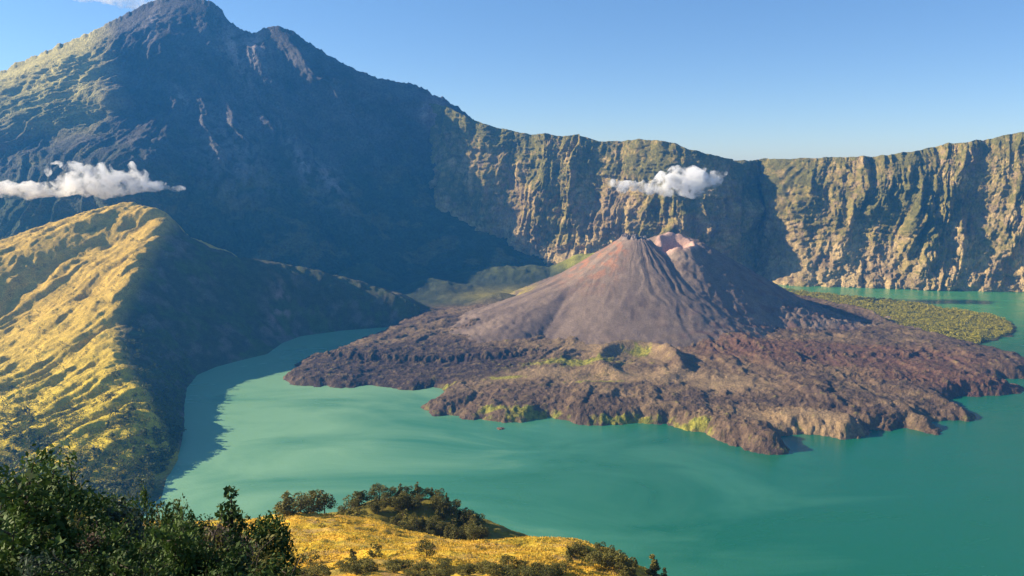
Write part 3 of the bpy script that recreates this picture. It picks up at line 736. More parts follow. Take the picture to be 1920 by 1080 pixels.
def build_meadow():
    us = np.arange(-250, 1500, 3.2)
    ys = np.exp(np.linspace(math.log(135), math.log(640), 300))
    Y = np.broadcast_to(ys[:, None], (len(ys), len(us))).copy()
    a, b, c = ray(us, 540.0)
    X = (a / b)[None] * Y
    Z, n = meadow_z(X, Y)
    nz_ = near_z(X, Y)
    w = sstep(215, 150, Y)
    Z = Z * (1 - w) + (nz_ - 0.0) * w
    gold = np.array([0.66, 0.39, 0.04]); yel = np.array([0.62, 0.43, 0.04]); green = np.array([0.13, 0.14, 0.03]); tanp = np.array([0.46, 0.30, 0.10])
    C = mixc(np.broadcast_to(gold, Z.shape + (3,)), yel, sstep(-0.3, 0.4, fbm(X / 30, Y / 16, oct=4)))
    C = mixc(C, tanp, sstep(0.0, 0.45, fbm(X / 18 + 5, Y / 9, oct=4)) * 0.7)
    C = mixc(C, green, sstep(0.12, 0.5, fbm(X / 9, Y / 7, oct=4, gain=0.6)) * 0.7)
    C = mixc(C, np.array([0.34, 0.20, 0.10]), sstep(0.25, 0.5, fbm(X / 14 + 9, Y / 6, oct=4, gain=0.6)) * 0.6)
    wood = np.maximum(sstep(340, 372, Y), sstep(206, 196, Y) * 0.8)
    C = mixc(C, green * 0.8, wood * 0.8)
    m = terrain_mat('meadow_grass', 0.8, bump=0.8, dist=0.5, var=0.25)
    me = grid_mesh('meadow_hill', X, Y, Z, C)
    tag(link('meadow_hill', me, m), 'golden grass knoll dropping away to the lake below the camera', 'hill', kind='structure')

def build_near():
    xs = np.linspace(-70, 80, 190); ys = np.linspace(-40, 150, 230)
    X, Y = np.meshgrid(xs, ys)
    Z = near_z(X, Y)
    e = np.array([0.10, 0.075, 0.05]); g = np.array([0.07, 0.085, 0.025])
    C = mixc(np.broadcast_to(e, Z.shape + (3,)), g, sstep(-.3, .3, fbm(X / 2, Y / 2, oct=3)))
    m = terrain_mat('near_soil', 0.3, bump=0.9, dist=0.1, var=0.4)
    tag(link('near_slope', grid_mesh('near_slope', X, Y, Z, C), m), 'dark scrubby slope just below the camera under the shrubs', 'slope', kind='structure')

# ================================================================ HAZE, GROUND
def build_ground():
    xs = np.linspace(-5200, 5200, 27); ys = np.linspace(-600, 7250, 21)
    X, Y = np.meshgrid(xs, ys)
    C = np.broadcast_to(np.array([0.09, 0.09, 0.05]), X.shape + (3,)) * 1.0
    m = terrain_mat('lowland', 60.0, bump=0.3, dist=5.0)
    tag(link('ground', grid_mesh('ground', X, Y, X * 0 - 28, C), m), 'low ground under the lake and the mountains', 'ground', kind='structure')

def build_haze():
    x0, x1, y0, y1, z0, z1 = -5300, 5300, -700, 7400, -40, 2080
    V = [(x, y, z) for z in (z0, z1) for y in (y0, y1) for x in (x0, x1)]
    q = [(0, 2, 3, 1), (4, 5, 7, 6), (0, 1, 5, 4), (2, 6, 7, 3), (0, 4, 6, 2), (1, 3, 7, 5)]
    me = raw_mesh('haze', V, q, smooth=False)
    m = bpy.data.materials.new('haze_air'); m.use_nodes = True
    nt = m.node_tree; nt.nodes.clear()
    o = nt.nodes.new('ShaderNodeOutputMaterial'); p = nt.nodes.new('ShaderNodeVolumePrincipled')
    p.inputs['Color'].default_value = (0.06, 0.37, 1.0, 1)
    p.inputs['Density'].default_value = 0.000045
    p.inputs['Anisotropy'].default_value = 0.2
    nt.links.new(p.outputs[0], o.inputs['Volume'])
    tag(link('haze', me, m), 'thin blue morning haze filling the caldera', 'haze', kind='stuff')

# ================================================================ CLOUDS
def build_cloud(puffs, label, seed, dens_=0.03, step=8.0):
    """puffs: (u, v, distance, radius u px, radius v px). A lumpy closed skin filled with uneven mist."""
    import bmesh
    bm = bmesh.new()
    for (u, v, Yc, ru, rv) in puffs:
        x, y, z = at_y(u, v, Yc)
        kx = Yc / F
        r = bmesh.ops.create_icosphere(bm, subdivisions=3, radius=1.0)
        for vv in r['verts']:
            vv.co = Vector((x + vv.co.x * ru * kx, y + vv.co.y * (ru + rv) * 0.5 * kx * 0.9, z + vv.co.z * rv * kx))
    me = bpy.data.meshes.new('cloud'); bm.to_mesh(me); bm.free()
    o = link('cloud', me)
    mod = o.modifiers.new('remesh', 'REMESH'); mod.mode = 'VOXEL'; mod.voxel_size = step * 0.9
    dg = bpy.context.evaluated_depsgraph_get()
    me2 = bpy.data.meshes.new_from_object(o.evaluated_get(dg))
    o.modifiers.clear(); o.data = me2; bpy.data.meshes.remove(me)
    n = len(me2.vertices); co = np.empty(n * 3, np.float32); no = np.empty(n * 3, np.float32)
    me2.vertices.foreach_get('co', co); me2.vertices.foreach_get('normal', no)
    co = co.reshape(-1, 3).astype(float); no = no.reshape(-1, 3)
    d = step * 1.6 * fbm(co[:, 0] / (step * 6) + seed, co[:, 1] / (step * 6), co[:, 2] / (step * 5), oct=4, gain=0.6)
    co = co + no * d[:, None]
    me2.vertices.foreach_set('co', co.astype(np.float32).ravel()); me2.update(); me2.name = 'cloud'
    m = bpy.data.materials.new('cloud_mist'); m.use_nodes = True
    nt = m.node_tree; nt.nodes.clear()
    out = nt.nodes.new('ShaderNodeOutputMaterial'); p = nt.nodes.new('ShaderNodeVolumePrincipled')
    p.inputs['Color'].default_value = (1.0, 1.0, 1.0, 1); p.inputs['Anisotropy'].default_value = 0.0
    geo = N(nt, 'ShaderNodeNewGeometry')
    ns = N(nt, 'ShaderNodeTexNoise', Scale=1 / (step * 7), Detail=8.0, Roughness=0.72, Distortion=0.6); nt.links.new(geo.outputs['Position'], ns.inputs['Vector'])
    mr = N(nt, 'ShaderNodeMapRange'); mr.inputs[1].default_value = 0.46; mr.inputs[2].default_value = 0.66; mr.inputs[3].default_value = 0.0; mr.inputs[4].default_value = dens_
    nt.links.new(ns.outputs[0], mr.inputs[0]); nt.links.new(mr.outputs[0], p.inputs['Density']); nt.links.new(p.outputs[0], out.inputs['Volume'])
    me2.materials.clear(); me2.materials.append(m)
    tag(o, label, 'cloud', 'white cloud wisps')
    return o

def build_clouds():
    YL = 3350
    build_cloud([(-60, 352, YL, 60, 16), (10, 355, YL, 55, 15), (60, 356, YL, 45, 15), (110, 352, YL, 38, 15), (150, 345, YL, 40, 24), (175, 330, YL, 30, 22), (205, 345, YL, 45, 26), (245, 342, YL, 35, 22), (285, 350, YL, 34, 10), (325, 354, YL, 22, 4),
                 (135, 312, YL, 22, 9), (105, 306, YL, 14, 5), (248, 315, YL, 8, 12), (190, 318, YL, 20, 12), (268, 326, YL, 14, 8), (90, 318, YL, 8, 10)], 'long ragged white cloud drifting across the shaded mountain flank above the ridge', 3.0, 0.075)
    YR = 3700
    build_cloud([(1150, 343, YR, 15, 7), (1170, 350, YR, 16, 10), (1190, 348, YR, 16, 10), (1218, 350, YR, 24, 14), (1250, 345, YR, 30, 24), (1275, 330, YR, 26, 20), (1300, 335, YR, 34, 24), (1335, 335, YR, 22, 16), (1295, 362, YR, 26, 12), (1350, 325, YR, 12, 6)],
                'small white puffy cloud in front of the lit caldera wall above the cone', 8.0, 0.10)
    YT = 9200
    build_cloud([(170, -6, YT, 50, 8), (215, -4, YT, 34, 11), (245, 3, YT, 26, 16), (272, 2, YT, 24, 12), (290, -8, YT, 26, 12)], 'pale cloud wisp touching the summit from behind', 5.0, 0.02, step=22)

# ================================================================ VEGETATION
def clump_mesh(name, centers, size, rs, flat=0.75, k=4):
    """leaf-sized faces turned every way; centres and sizes are arrays"""
    n = len(centers)
    a = rs.normal(size=(n, 3)); a /= np.linalg.norm(a, axis=1)[:, None]
    b = rs.normal(size=(n, 3)); b -= (a * b).sum(1)[:, None] * a; b /= np.linalg.norm(b, axis=1)[:, None]
    s = np.asarray(size)[:, None] * np.ones((n, 1))
    V = np.stack([centers - a * s, centers - b * s * flat * .6, centers + a * s, centers + b * s * flat * .6], 1).reshape(-1, 3)
    return raw_mesh(name, V, np.arange(4 * n).reshape(-1, 4), smooth=False)

def tubes_mesh(name, paths, sides=5):
    Vs, Q, o = [], [], 0
    for pts, rad in paths:
        pts = np.asarray(pts, float); n = len(pts)
        d = np.gradient(pts, axis=0); d /= np.linalg.norm(d, axis=1)[:, None] + 1e-9
        ref = np.array([0.3, 0.9, 0.1]); x = np.cross(d, ref); x /= np.linalg.norm(x, axis=1)[:, None] + 1e-9; y = np.cross(d, x)
        an = np.linspace(0, 2 * math.pi, sides, endpoint=False)
        ring = pts[:, None] + np.asarray(rad, float)[:, None, None] * (x[:, None] * np.cos(an)[None, :, None] + y[:, None] * np.sin(an)[None, :, None])
        Vs.append(ring.reshape(-1, 3))
        for i in range(n - 1):
            for j in range(sides):
                Q.append((o + i * sides + j, o + i * sides + (j + 1) % sides, o + (i + 1) * sides + (j + 1) % sides, o + (i + 1) * sides + j))
        o += n * sides
    return raw_mesh(name, np.concatenate(Vs), Q)

def tree_proto(seed, shape, nleaf, h=1.0, nlimb=6, leaf=0.05):
    """unit-height tree; shape: 'round', 'cone', 'column'. returns crown and trunk meshes"""
    rs = np.random.default_rng(seed)
    lobes = []
    for i in range(9):
        if shape == 'round': z = rs.uniform(0.20, 0.84); rr = 0.27 * math.sqrt(max(0.05, 1 - ((z - 0.5) / 0.46) ** 2)); s = rs.uniform(0.14, 0.22)
        elif shape == 'cone': z = 0.16 + 0.79 * i / 8; rr = 0.16 * (1.0 - z); s = 0.035 + 0.20 * (1.0 - z)
        else: z = 0.15 + 0.75 * i / 8; rr = 0.07; s = 0.13 * (1.2 - z * .8)
        an = rs.uniform(0, 2 * math.pi)
        lobes.append((rr * math.cos(an), rr * math.sin(an), z, s))
    L = np.array(lobes)
    w = L[:, 3] ** 2; idx = rs.choice(len(L), nleaf, p=w / w.sum())
    dv = rs.normal(size=(nleaf, 3)); dv /= np.linalg.norm(dv, axis=1)[:, None]
    rad = rs.uniform(0.35, 1.08, nleaf) ** 0.6
    cen = L[idx, :3] + dv * (rad * L[idx, 3])[:, None] * [1, 1, 0.85]
    crown = clump_mesh('crown', cen, leaf * rs.uniform(0.6, 1.3, nleaf), rs, 0.9)
    paths = [([(0, 0, -0.05), (0.01, 0, 0.25), (-0.005, 0.01, 0.55), (0, 0, 0.85)], [0.030, 0.022, 0.014, 0.004])]
    for i in range(min(nlimb, 9)):
        x, y, z, s = lobes[i]
        paths.append(([(0, 0, z * 0.55), (x * 0.5, y * 0.5, z * 0.8), (x, y, z)], [0.012, 0.008, 0.003]))
    return crown, tubes_mesh('trunk', paths, 5)

def plant_tree(proto, loc, size, wide, rz, name, label, cat, group, mats):
    crown, trunk = proto
    e = bpy.data.objects.new(name, None); col.objects.link(e)
    e.empty_display_size = 0.1
    e.location = loc; e.scale = (size * wide, size * wide, size); e.rotation_euler = (0, 0, rz)
    tag(e, label, cat, group)
    for nm, me in (('crown', crown), ('trunk', trunk)):
        c = bpy.data.objects.new(nm, me); c.parent = e; col.objects.link(c)
    return e

def setmat(proto, lm, bm_):
    proto[0].materials.append(lm); proto[1].materials.append(bm_); return proto

def build_ridge_trees():
    lm = leaf_mat('ridge_leaves', (0.045, 0.055, 0.016), (0.19, 0.19, 0.035), 0.02)
    bk = bark_mat('ridge_bark', (0.12, 0.09, 0.07))
    protos = [setmat(tree_proto(40 + i, s, 70, leaf=0.12), lm, bk) for i, s in enumerate(('round', 'round', 'cone', 'column'))]
    # candidates spread over the ridge, thicker towards the shore and in the gullies
    n = 26000
    u = rng.uniform(-60, 350, n); Yc = np.exp(rng.uniform(math.log(1150), math.log(3000), n))
    a, b, c = ray(u, 540.0)
    X = a / b * Yc
    Z, g, g2, east, nn = ridge_z(X, Yc)
    pat = fbm(X / 90, Yc / 90, oct=5, gain=0.6)
    low = sstep(2100, 1600, Yc)
    shoreish = sstep(90, 15, Z)
    p = 0.03 + 0.17 * sstep(-0.1, 0.4, pat - 0.3 * g2) * (0.35 + 0.65 * low) + 0.7 * shoreish + 0.5 * east * sstep(2300, 1800, Yc) + 0.22 * low * sstep(-200, -50, X - np.interp(Yc, RIDGE_CREST[::-1, 1], RIDGE_CREST[::-1, 0]))
    p *= 0.35 + 0.9 * sstep(1.0, 0.0, np.abs(g2))
    ok = (Z > 4) & (rng.uniform(0, 1, n) < p)
    X, Yc, Z, east = X[ok], Yc[ok], Z[ok], east[ok]
    hgt = rng.uniform(6, 13, len(X)) + 8 * rng.uniform(0, 1, len(X)) ** 3 * (1 + 0.2 * east)
    order = np.argsort(-(hgt / Yc))
    kinds = rng.integers(0, 4, len(X))
    for q in order[:300]:
        plant_tree(protos[kinds[q]], (X[q], Yc[q], Z[q] - 0.4), hgt[q], rng.uniform(1.1, 1.7), rng.uniform(0, 6.28), 'ridge_tree', 'small olive green tree dotted on the golden ridge above the left shore', 'tree', 'trees on the golden ridge', None)
    rest = order[300:]
    Vs = []; rs = np.random.default_rng(3)
    for q in rest:
        h = hgt[q] * 0.85; k = 22
        dv = rs.normal(size=(k, 3)); dv /= np.linalg.norm(dv, axis=1)[:, None]
        cen = np.array([X[q], Yc[q], Z[q] + h * 0.5]) + dv * (rs.uniform(0.3, 1, k) ** 0.5)[:, None] * [h * .38, h * .38, h * .5]
        Vs.append((cen, np.full(k, h * 0.15)))
    me = clump_mesh('scrub', np.concatenate([v[0] for v in Vs]), np.concatenate([v[1] for v in Vs]), rs)
    tag(link('scrub', me, lm), 'scattered low scrub covering the golden ridge and its shore', 'scrub', kind='stuff')
    print('ridge trees', len(X))

def build_delta_forest():
    lm = leaf_mat('delta_leaves', (0.16, 0.16, 0.018), (0.42, 0.36, 0.035), 0.02)
    n = 5200
    mn, mx_ = DELTA_P.min(0), DELTA_P.max(0)
    X = rng.uniform(mn[0], mx_[0], n * 3); Y = rng.uniform(mn[1], mx_[1], n * 3)
    ok = poly_sd(X, Y, DELTA_P) > 2
    X, Y = X[ok][:n], Y[ok][:n]
    rs = np.random.default_rng(9); cen, sz = [], []
    edge_ = poly_sd(X, Y, DELTA_P)
    hh = (8 + 7 * sstep(-0.4, 0.5, fbm(X / 50, Y / 50, oct=3))) * sstep(0, 30, edge_ + 12)
    for x, y, h in zip(X, Y, hh):
        k = 12
        dv = rs.normal(size=(k, 3)); dv /= np.linalg.norm(dv, axis=1)[:, None]
        cen.append(np.array([x, y, 3 + h * 0.6]) + dv * (rs.uniform(0.4, 1, k) ** 0.5)[:, None] * [h * .45, h * .45, h * .45]); sz.append(np.full(k, h * 0.26))
    me = clump_mesh('forest', np.concatenate(cen), np.concatenate(sz), rs)
    tag(link('forest', me, lm), 'yellow green woodland covering the flat spit right of the lava', 'forest', kind='stuff')

def build_floor_scrub():
    lm = leaf_mat('floor_leaves', (0.07, 0.08, 0.02), (0.28, 0.25, 0.035), 0.03)
    cen, sz = [], []; rs = np.random.default_rng(19)
    spots = [(1000, 775, 80, 22, 170), (1180, 790, 90, 12, 80), (1280, 802, 70, 18, 90), (1350, 825, 60, 20, 60), (1420, 842, 45, 12, 40), (930, 778, 50, 12, 60), (1200, 664, 45, 26, 60), (1120, 716, 70, 18, 90), (1080, 685, 200, 35, 160), (950, 700, 80, 26, 60), (835, 728, 40, 10, 30)]
    for (u, v, rx, ry, n) in spots:
        x0, y0 = at_z(u, v, 20)
        x = x0 + rs.normal(size=n) * rx * .7; y = y0 + rs.normal(size=n) * ry * .9
        z = floor_z(x, y)[0]
        for a, b, c in zip(x, y, z):
            if c < 1.0: continue
            h = rs.uniform(2.5, 6); k = 14
            dv = rs.normal(size=(k, 3)); dv /= np.linalg.norm(dv, axis=1)[:, None]
            cen.append(np.array([a, b, c + h * .35]) + dv * [h * .6, h * .6, h * .45]); sz.append(np.full(k, h * .22))
    me = clump_mesh('lava_scrub', np.concatenate(cen), np.concatenate(sz), rs)
    tag(link('lava_scrub', me, lm), 'patches of yellow green scrub on the lava shore and ash', 'scrub', kind='stuff')

def meadow_at(u, Y):
    a, b, c = ray(u, 540.0)
    x = a / b * Y
    z = meadow_z(np.array([x]), np.array([float(Y)]))[0][0]
    return float(x), float(Y), float(z)

def build_meadow_trees():
    lmA = leaf_mat('dark_tree_leaves', (0.06, 0.07, 0.018), (0.19, 0.17, 0.04), 0.15)
    lmB = leaf_mat('bush_leaves', (0.08, 0.085, 0.018), (0.24, 0.20, 0.04), 0.15)
    bk = bark_mat('tree_bark', (0.14, 0.10, 0.075))
    P = {s: [setmat(tree_proto(60 + 10 * j + i, s, 900, leaf=0.042), lmA, bk) for i in range(2)] for j, s in enumerate(('round', 'cone', 'column'))}
    B = [setmat(tree_proto(90 + i, 'round', 380, leaf=0.06, nlimb=4), lmB, bk) for i in range(3)]
    def put(u, Y, h, shape, wide, label, group, cat='tree', name='meadow_tree'):
        x, y, z = meadow_at(u, Y); h *= 1.25 if name == 'meadow_tree' and Y > 345 else (1.25 if Y > 318 else 1.1)
        pr = B[random.randrange(3)] if shape == 'bush' else random.choice(P[shape])
        plant_tree(pr, (x, y, z - 0.25), h, wide, random.uniform(0, 6.28), name, label, cat, group, None)
    # clump at the left end of the knoll
    for (u, Y, h, s, w, l) in ((518, 322, 9.5, 'cone', 1.7, 'pointed dark tree at the left end of the knoll clump'), (545, 330, 7, 'round', 1.5, 'low round tree between the pointed tree and the tall pair on the knoll'),
                               (570, 338, 8.8, 'round', 1.3, 'left one of the tall round pair on the knoll crest'), (592, 338, 8.8, 'round', 1.2, 'right one of the tall round pair on the knoll crest'), (556, 330, 5, 'bush', 1.5, 'low bush under the tall round pair')):
        put(u, Y, h, s, w, l, 'clump of trees on the left of the grassy knoll')
    # wooded hump behind
    rs = random.Random(4)
    crest = [(630, 372), (648, 384), (665, 390), (685, 394), (700, 396), (722, 398), (742, 400), (757, 401), (775, 401), (790, 401), (803, 400), (818, 398), (832, 394), (845, 391), (858, 388), (870, 385), (883, 381), (895, 377)]
    for u, Y in crest:
        s = rs.choice(('round', 'round', 'cone'))
        put(u, Y, rs.uniform(4.5, 7.5), s, rs.uniform(1.0, 1.5), 'dark tree on the wooded hump beyond the golden meadow', 'trees on the wooded hump')
    for k in range(95):
        u = rs.uniform(640, 905); Y = rs.uniform(352, 392)
        if u < 720 and Y < 375: continue
        put(u, Y, rs.uniform(3.5, 6.5), rs.choice(('round', 'round', 'bush', 'cone')), rs.uniform(1.0, 1.5), 'dark tree on the wooded hump beyond the golden meadow', 'trees on the wooded hump')
    # dark scrub in the dip at the bottom edge
    for k in range(150):
        u = rs.uniform(470, 1060); Y = rs.uniform(202, 226)
        put(u, Y, rs.uniform(1.2, 3.0), rs.choice(('round', 'bush', 'bush')), rs.uniform(1.3, 2.4), 'dark bush in the dip in front of the golden meadow', 'bushes along the dip below the meadow', 'bush', 'dip_bush')
    for (u, Y, h, s, w, l) in ((790, 236, 5.0, 'round', 1.4, 'tall round bush rising from the dip into the middle of the meadow'), (560, 240, 4.0, 'bush', 1.6, 'spreading green bush at the lower left of the meadow'), (645, 238, 4.2, 'column', 1.6, 'slim upright bush left of the tall round bush'),
                               (690, 240, 4.4, 'bush', 1.4, 'leafy bush between the slim bush and the tall round bush')):
        put(u, Y, h, s, w, l, 'bushes rising into the meadow', 'bush', 'dip_bush')
    # gully trees at the right
    for k in range(44):
        u = rs.uniform(1050, 1200); Y = rs.uniform(232, 282)
        put(u, Y, rs.uniform(3.0, 6.0), rs.choice(('round', 'column', 'bush')), rs.uniform(1.0, 1.5), 'dark tree in the shaded gully at the right end of the meadow', 'trees in the shaded gully')
    for (u, Y, h, l) in ((1242, 280, 9.5, 'tall slim tree at the far right tip of the knoll'), (1262, 276, 6.0, 'shorter slim tree right of the tall slim one at the knoll tip'), (1205, 288, 4.0, 'small rounded tree just left of the tall slim one')):
        put(u, Y, h, 'column', 1.3, l, 'trees at the right tip of the knoll')
    # tufts on the grass
    for (u, Y, l) in ((735, 300, 'lone dark tuft on the upper golden meadow'), (640, 312, 'small dark tuft left of centre on the golden meadow'), (585, 300, 'low tuft near the left clump on the meadow'), (975, 292, 'low tuft on the right part of the golden meadow'), (910, 290, 'low tuft beside the bare meadow hollow')):
        put(u, Y, 1.6, 'bush', 2.0, l, 'tufts on the golden meadow', 'bush', 'meadow_tuft')

def build_grass():
    gm = leaf_mat('tussock', (0.34, 0.23, 0.035), (0.72, 0.50, 0.07), 0.3, trans=0.3)
    n = 26000; rs = np.random.default_rng(77)
    Y = rs.uniform(222, 345, n); u = rs.uniform(440, 1240, n)
    a, b, c = ray(u, 540.0); X = a / b * Y
    Z = meadow_z(X, Y)[0]
    ok = fbm(X / 12, Y / 8, oct=3) > -0.25
    X, Y, Z = X[ok], Y[ok], Z[ok]; n = len(X)
    h = rs.uniform(0.25, 0.75, n); w = rs.uniform(0.12, 0.3, n); an = rs.uniform(0, 6.28, n)
    dx, dy = np.cos(an) * w, np.sin(an) * w; lx, ly = rs.normal(size=n) * .12, rs.normal(size=n) * .12
    V = np.stack([np.stack([X - dx, Y - dy, Z - .05], -1), np.stack([X + dx, Y + dy, Z - .05], -1), np.stack([X + dx * .6 + lx, Y + dy * .6 + ly, Z + h], -1), np.stack([X - dx * .6 + lx, Y - dy * .6 + ly, Z + h * .8], -1)], 1).reshape(-1, 3)
    me = raw_mesh('grass', V, np.arange(4 * n).reshape(-1, 4), smooth=False)
    tag(link('grass', me, gm), 'golden dry tussock grass all over the knoll', 'grass', kind='stuff')

def shrub_proto(seed, kind, lm, bk):
    """near shrub about 1 unit tall: many stems, twigs and small leaves"""
    rs = np.random.default_rng(seed)
    paths, cen, sz = [], [], []
    ns = {'dense': 16, 'upright': 11, 'open': 13}[kind]
    for i in range(ns):
        an = rs.uniform(0, 6.28); sp_ = {'dense': 0.60, 'upright': 0.30, 'open': 0.62}[kind] * math.sqrt(rs.uniform(0.03, 1))
        hh = rs.uniform(0.6, 1.0) * (1 - 0.35 * (sp_ / 0.65) ** 2)
        tip = np.array([sp_ * math.cos(an), sp_ * math.sin(an), hh])
        b0 = np.array([rs.normal() * .04, rs.normal() * .04, -0.06])
        ts = np.linspace(0, 1, 7)
        bend = rs.normal(size=3) * 0.05
        pts = b0 + (tip - b0) * ts[:, None] + np.sin(ts * math.pi)[:, None] * (bend + [0, 0, 0.06]) 
        paths.append((pts, 0.016 * (1 - ts * 0.85)))
        nt_ = {'dense': 12, 'upright': 14, 'open': 9}[kind]
        for j in range(nt_):
            q = rs.uniform(0.30, 1.0)
            p0 = b0 + (tip - b0) * q + math.sin(q * math.pi) * (bend + [0, 0, 0.06])
            dr = rs.normal(size=3); dr[2] = abs(dr[2]) * (1.6 if kind == 'upright' else 0.7); dr /= np.linalg.norm(dr)
            ln = rs.uniform(0.10, 0.24) * (1.15 - 0.45 * q)
            p1 = p0 + dr * ln
            paths.append((np.stack([p0, (p0 + p1) / 2 + rs.normal(size=3) * .01, p1]), [0.006, 0.004, 0.002]))
            nl = {'dense': 70, 'upright': 64, 'open': 44}[kind]
            f = rs.uniform(0.1, 1.1, nl)
            cen.append(p0 + (p1 - p0) * f[:, None] + rs.normal(size=(nl, 3)) * 0.030); sz.append(rs.uniform(0.007, 0.014, nl) * rs.choice([0.9, 1.3, 2.0]))
    crown = clump_mesh('foliage', np.concatenate(cen), np.concatenate(sz), rs, 0.75)
    stems = tubes_mesh('stem', paths, 4)
    crown.materials.append(lm); stems.materials.append(bk)
    return crown, stems

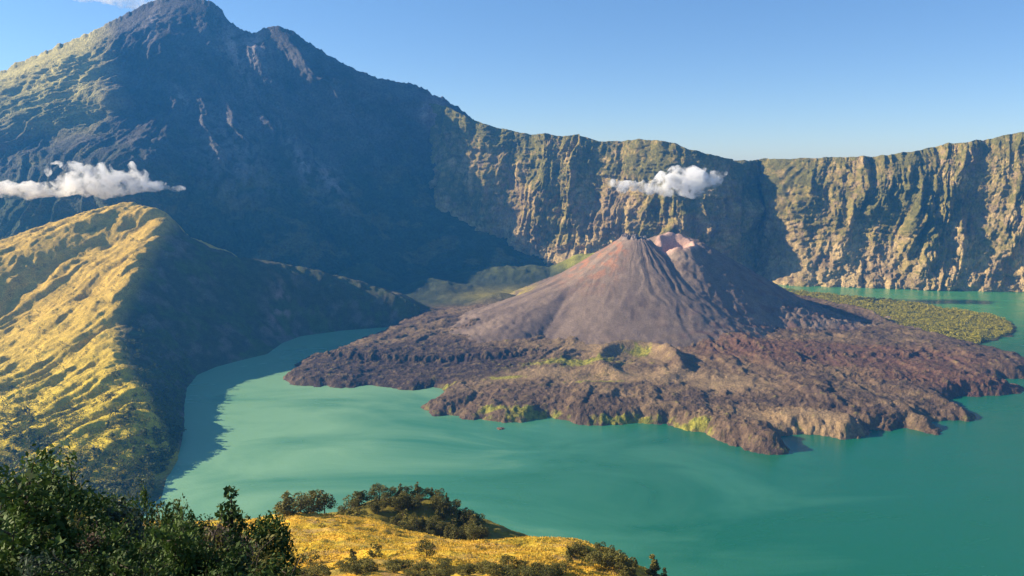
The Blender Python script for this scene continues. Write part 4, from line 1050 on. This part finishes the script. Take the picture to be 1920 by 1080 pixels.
def build_shrubs():
    dk = leaf_mat('shrub_dark', (0.016, 0.040, 0.012), (0.085, 0.15, 0.028), 1.2, trans=0.15)
    ol = leaf_mat('shrub_olive', (0.05, 0.06, 0.015), (0.20, 0.19, 0.04), 1.2)
    bl = leaf_mat('shrub_bluegreen', (0.025, 0.05, 0.035), (0.12, 0.17, 0.12), 1.2)
    pk = leaf_mat('shrub_dry', (0.07, 0.05, 0.045), (0.24, 0.18, 0.14), 1.2)
    bk = bark_mat('shrub_bark', (0.06, 0.048, 0.04))
    K = {'dark': [shrub_proto(1, 'dense', dk, bk), shrub_proto(2, 'upright', dk, bk), shrub_proto(3, 'dense', dk, bk)],
         'tall': [shrub_proto(4, 'upright', dk, bk), shrub_proto(5, 'upright', dk, bk)],
         'olive': [shrub_proto(6, 'dense', ol, bk), shrub_proto(7, 'open', ol, bk)],
         'blue': [shrub_proto(8, 'dense', bl, bk), shrub_proto(9, 'open', bl, bk)],
         'dry': [shrub_proto(10, 'open', pk, bk), shrub_proto(11, 'upright', pk, bk)]}
    K['pointed'] = [setmat(tree_proto(201, 'cone', 5200, leaf=0.016, nlimb=9), dk, bk)]
    K['leafy'] = [setmat(tree_proto(203, 'round', 5600, leaf=0.017, nlimb=9), dk, bk)]
    def put(u, vtop, Y, kind, wide, label, group):
        a, b, c = ray(u, vtop)
        x = a / b * Y; ztop = CAM_Z + c / b * Y
        zg = float(near_z(np.array([x]), np.array([float(Y)]))[0])
        h = max(0.5, ztop - zg)
        pr = random.choice(K[kind])
        e = bpy.data.objects.new('shrub', None); col.objects.link(e); e.empty_display_size = 0.1
        e.location = (x, Y, zg - 0.02)
        w = h * wide
        e.scale = (w, w, h); e.rotation_euler = (0, 0, random.uniform(0, 6.28))
        tag(e, label, 'shrub', group)
        for nm, me in (('foliage', pr[0]), ('stem', pr[1])):
            o = bpy.data.objects.new(nm, me); o.parent = e; col.objects.link(o)
    near = 'shrubs on the near slope'
    for (u, v, Y, k, w, l) in (
        (430, 908, 26, 'pointed', 1.0, 'tallest dark upright shrub with a pointed top near the right end of the thicket'),
        (464, 955, 26.5, 'leafy', 0.75, 'dark bushy shrub directly right of the tallest pointed shrub'),
        (486, 992, 26, 'leafy', 0.7, 'low dark shrub closing the thicket beside the golden meadow'),
        (368, 945, 26, 'leafy', 0.8, 'dark upright shrub left of the tallest pointed one'),
        (395, 965, 28, 'dark', 0.6, 'dark shrub filling the gap left of the tallest pointed one'),
        (325, 940, 26, 'tall', 0.5, 'thin topped upright shrub against the lake edge'),
        (280, 925, 25, 'olive', 0.6, 'olive shrub with a small round top in front of the shore'),
        (245, 925, 25, 'tall', 0.5, 'small pointed shrub in front of the shaded shore'),
        (215, 950, 22, 'blue', 0.9, 'spreading blue green shrub in the middle of the thicket'),
        (140, 915, 22, 'dark', 0.8, 'dark round shrub before the lower end of the golden ridge'),
        (20, 868, 19, 'dark', 0.9, 'highest dark shrub at the left border of the picture'),
        (60, 885, 20, 'leafy', 0.9, 'dark shrub next to the highest one at the left border'),
        (-60, 860, 19, 'dark', 0.9, 'dark shrub reaching in over the left border'),
        (165, 960, 20, 'blue', 0.9, 'blue green shrub beside the spreading one'),
        (95, 1000, 15, 'dry', 0.8, 'dry pinkish grey shrub low at the left'),
        (170, 1010, 15, 'dry', 0.7, 'dry grey twiggy shrub with upright sprigs'),
        (40, 960, 17, 'blue', 0.8, 'grey green shrub under the highest dark one'),
        (350, 1010, 20, 'olive', 0.8, 'yellowish shrub in front of the dark upright ones'),
        (410, 1015, 21, 'olive', 0.8, 'olive shrub at the foot of the tallest pointed one')):
        put(u, v, Y, k, w, l, near)
    rs = random.Random(8)
    top = [(-120, 870), (0, 880), (60, 900), (110, 940), (160, 935), (220, 955), (300, 960), (340, 975), (400, 975), (430, 960), (470, 985), (495, 1030), (505, 1080)]
    for i in range(78):
        u = rs.uniform(-110, 455)
        vt = curve(u, top, 1) + rs.uniform(8, 30) + 110 * rs.random() ** 1.3
        Y = rs.uniform(13, 27) if vt < 1020 else rs.uniform(12, 20)
        if u > 440: Y = rs.uniform(22, 28)
        k = rs.choices(('dark', 'olive', 'blue', 'dry'), (9, 2.2, 1.6, 0.5))[0]
        nm = {'dark': 'dark green shrub in the tangle on the near slope', 'olive': 'olive shrub in the tangle on the near slope', 'blue': 'grey green shrub in the tangle on the near slope', 'dry': 'dry twiggy shrub in the tangle on the near slope'}[k]
        put(u, vt, Y, k, rs.uniform(0.7, 1.1), nm, near)

def rock_mesh(seed, sub=3):
    import bmesh
    bm = bmesh.new(); bmesh.ops.create_icosphere(bm, subdivisions=sub, radius=1)
    for v in bm.verts:
        p = v.co
        d = float(fbm(np.array([p.x * 1.2 + seed]), np.array([p.y * 1.2]), np.array([p.z * 1.2 + .5]), oct=4)[0])
        v.co = p * (1 + 0.45 * d)
    me = bpy.data.meshes.new('rock'); bm.to_mesh(me); bm.free()
    return me

def build_rocks():
    m, nt, b = mat('islet_rock')
    n = N(nt, 'ShaderNodeTexNoise', Scale=0.5, Detail=5.0); g = N(nt, 'ShaderNodeNewGeometry'); nt.links.new(g.outputs['Position'], n.inputs['Vector'])
    r = N(nt, 'ShaderNodeValToRGB'); r.color_ramp.elements[0].color = (0.10, 0.05, 0.03, 1); r.color_ramp.elements[1].color = (0.28, 0.16, 0.09, 1)
    nt.links.new(n.outputs[0], r.inputs[0]); nt.links.new(r.outputs[0], b.inputs['Base Color']); b.inputs['Roughness'].default_value = 0.9
    x, y = at_z(938, 804, 0)
    o = link('rock_islet', rock_mesh(2.0), m); o.location = (x, y, 0.3); o.scale = (9, 6, 3.5)
    tag(o, 'tiny reddish rock islet alone off the mossy lava shore', 'rock')

build_lake(); build_ground(); build_wall(); build_mountain(); build_ridge(); build_floor(); build_cone(); build_meadow(); build_near()
build_ridge_trees(); build_delta_forest(); build_floor_scrub(); build_meadow_trees(); build_grass(); build_shrubs(); build_rocks(); build_clouds(); build_haze()
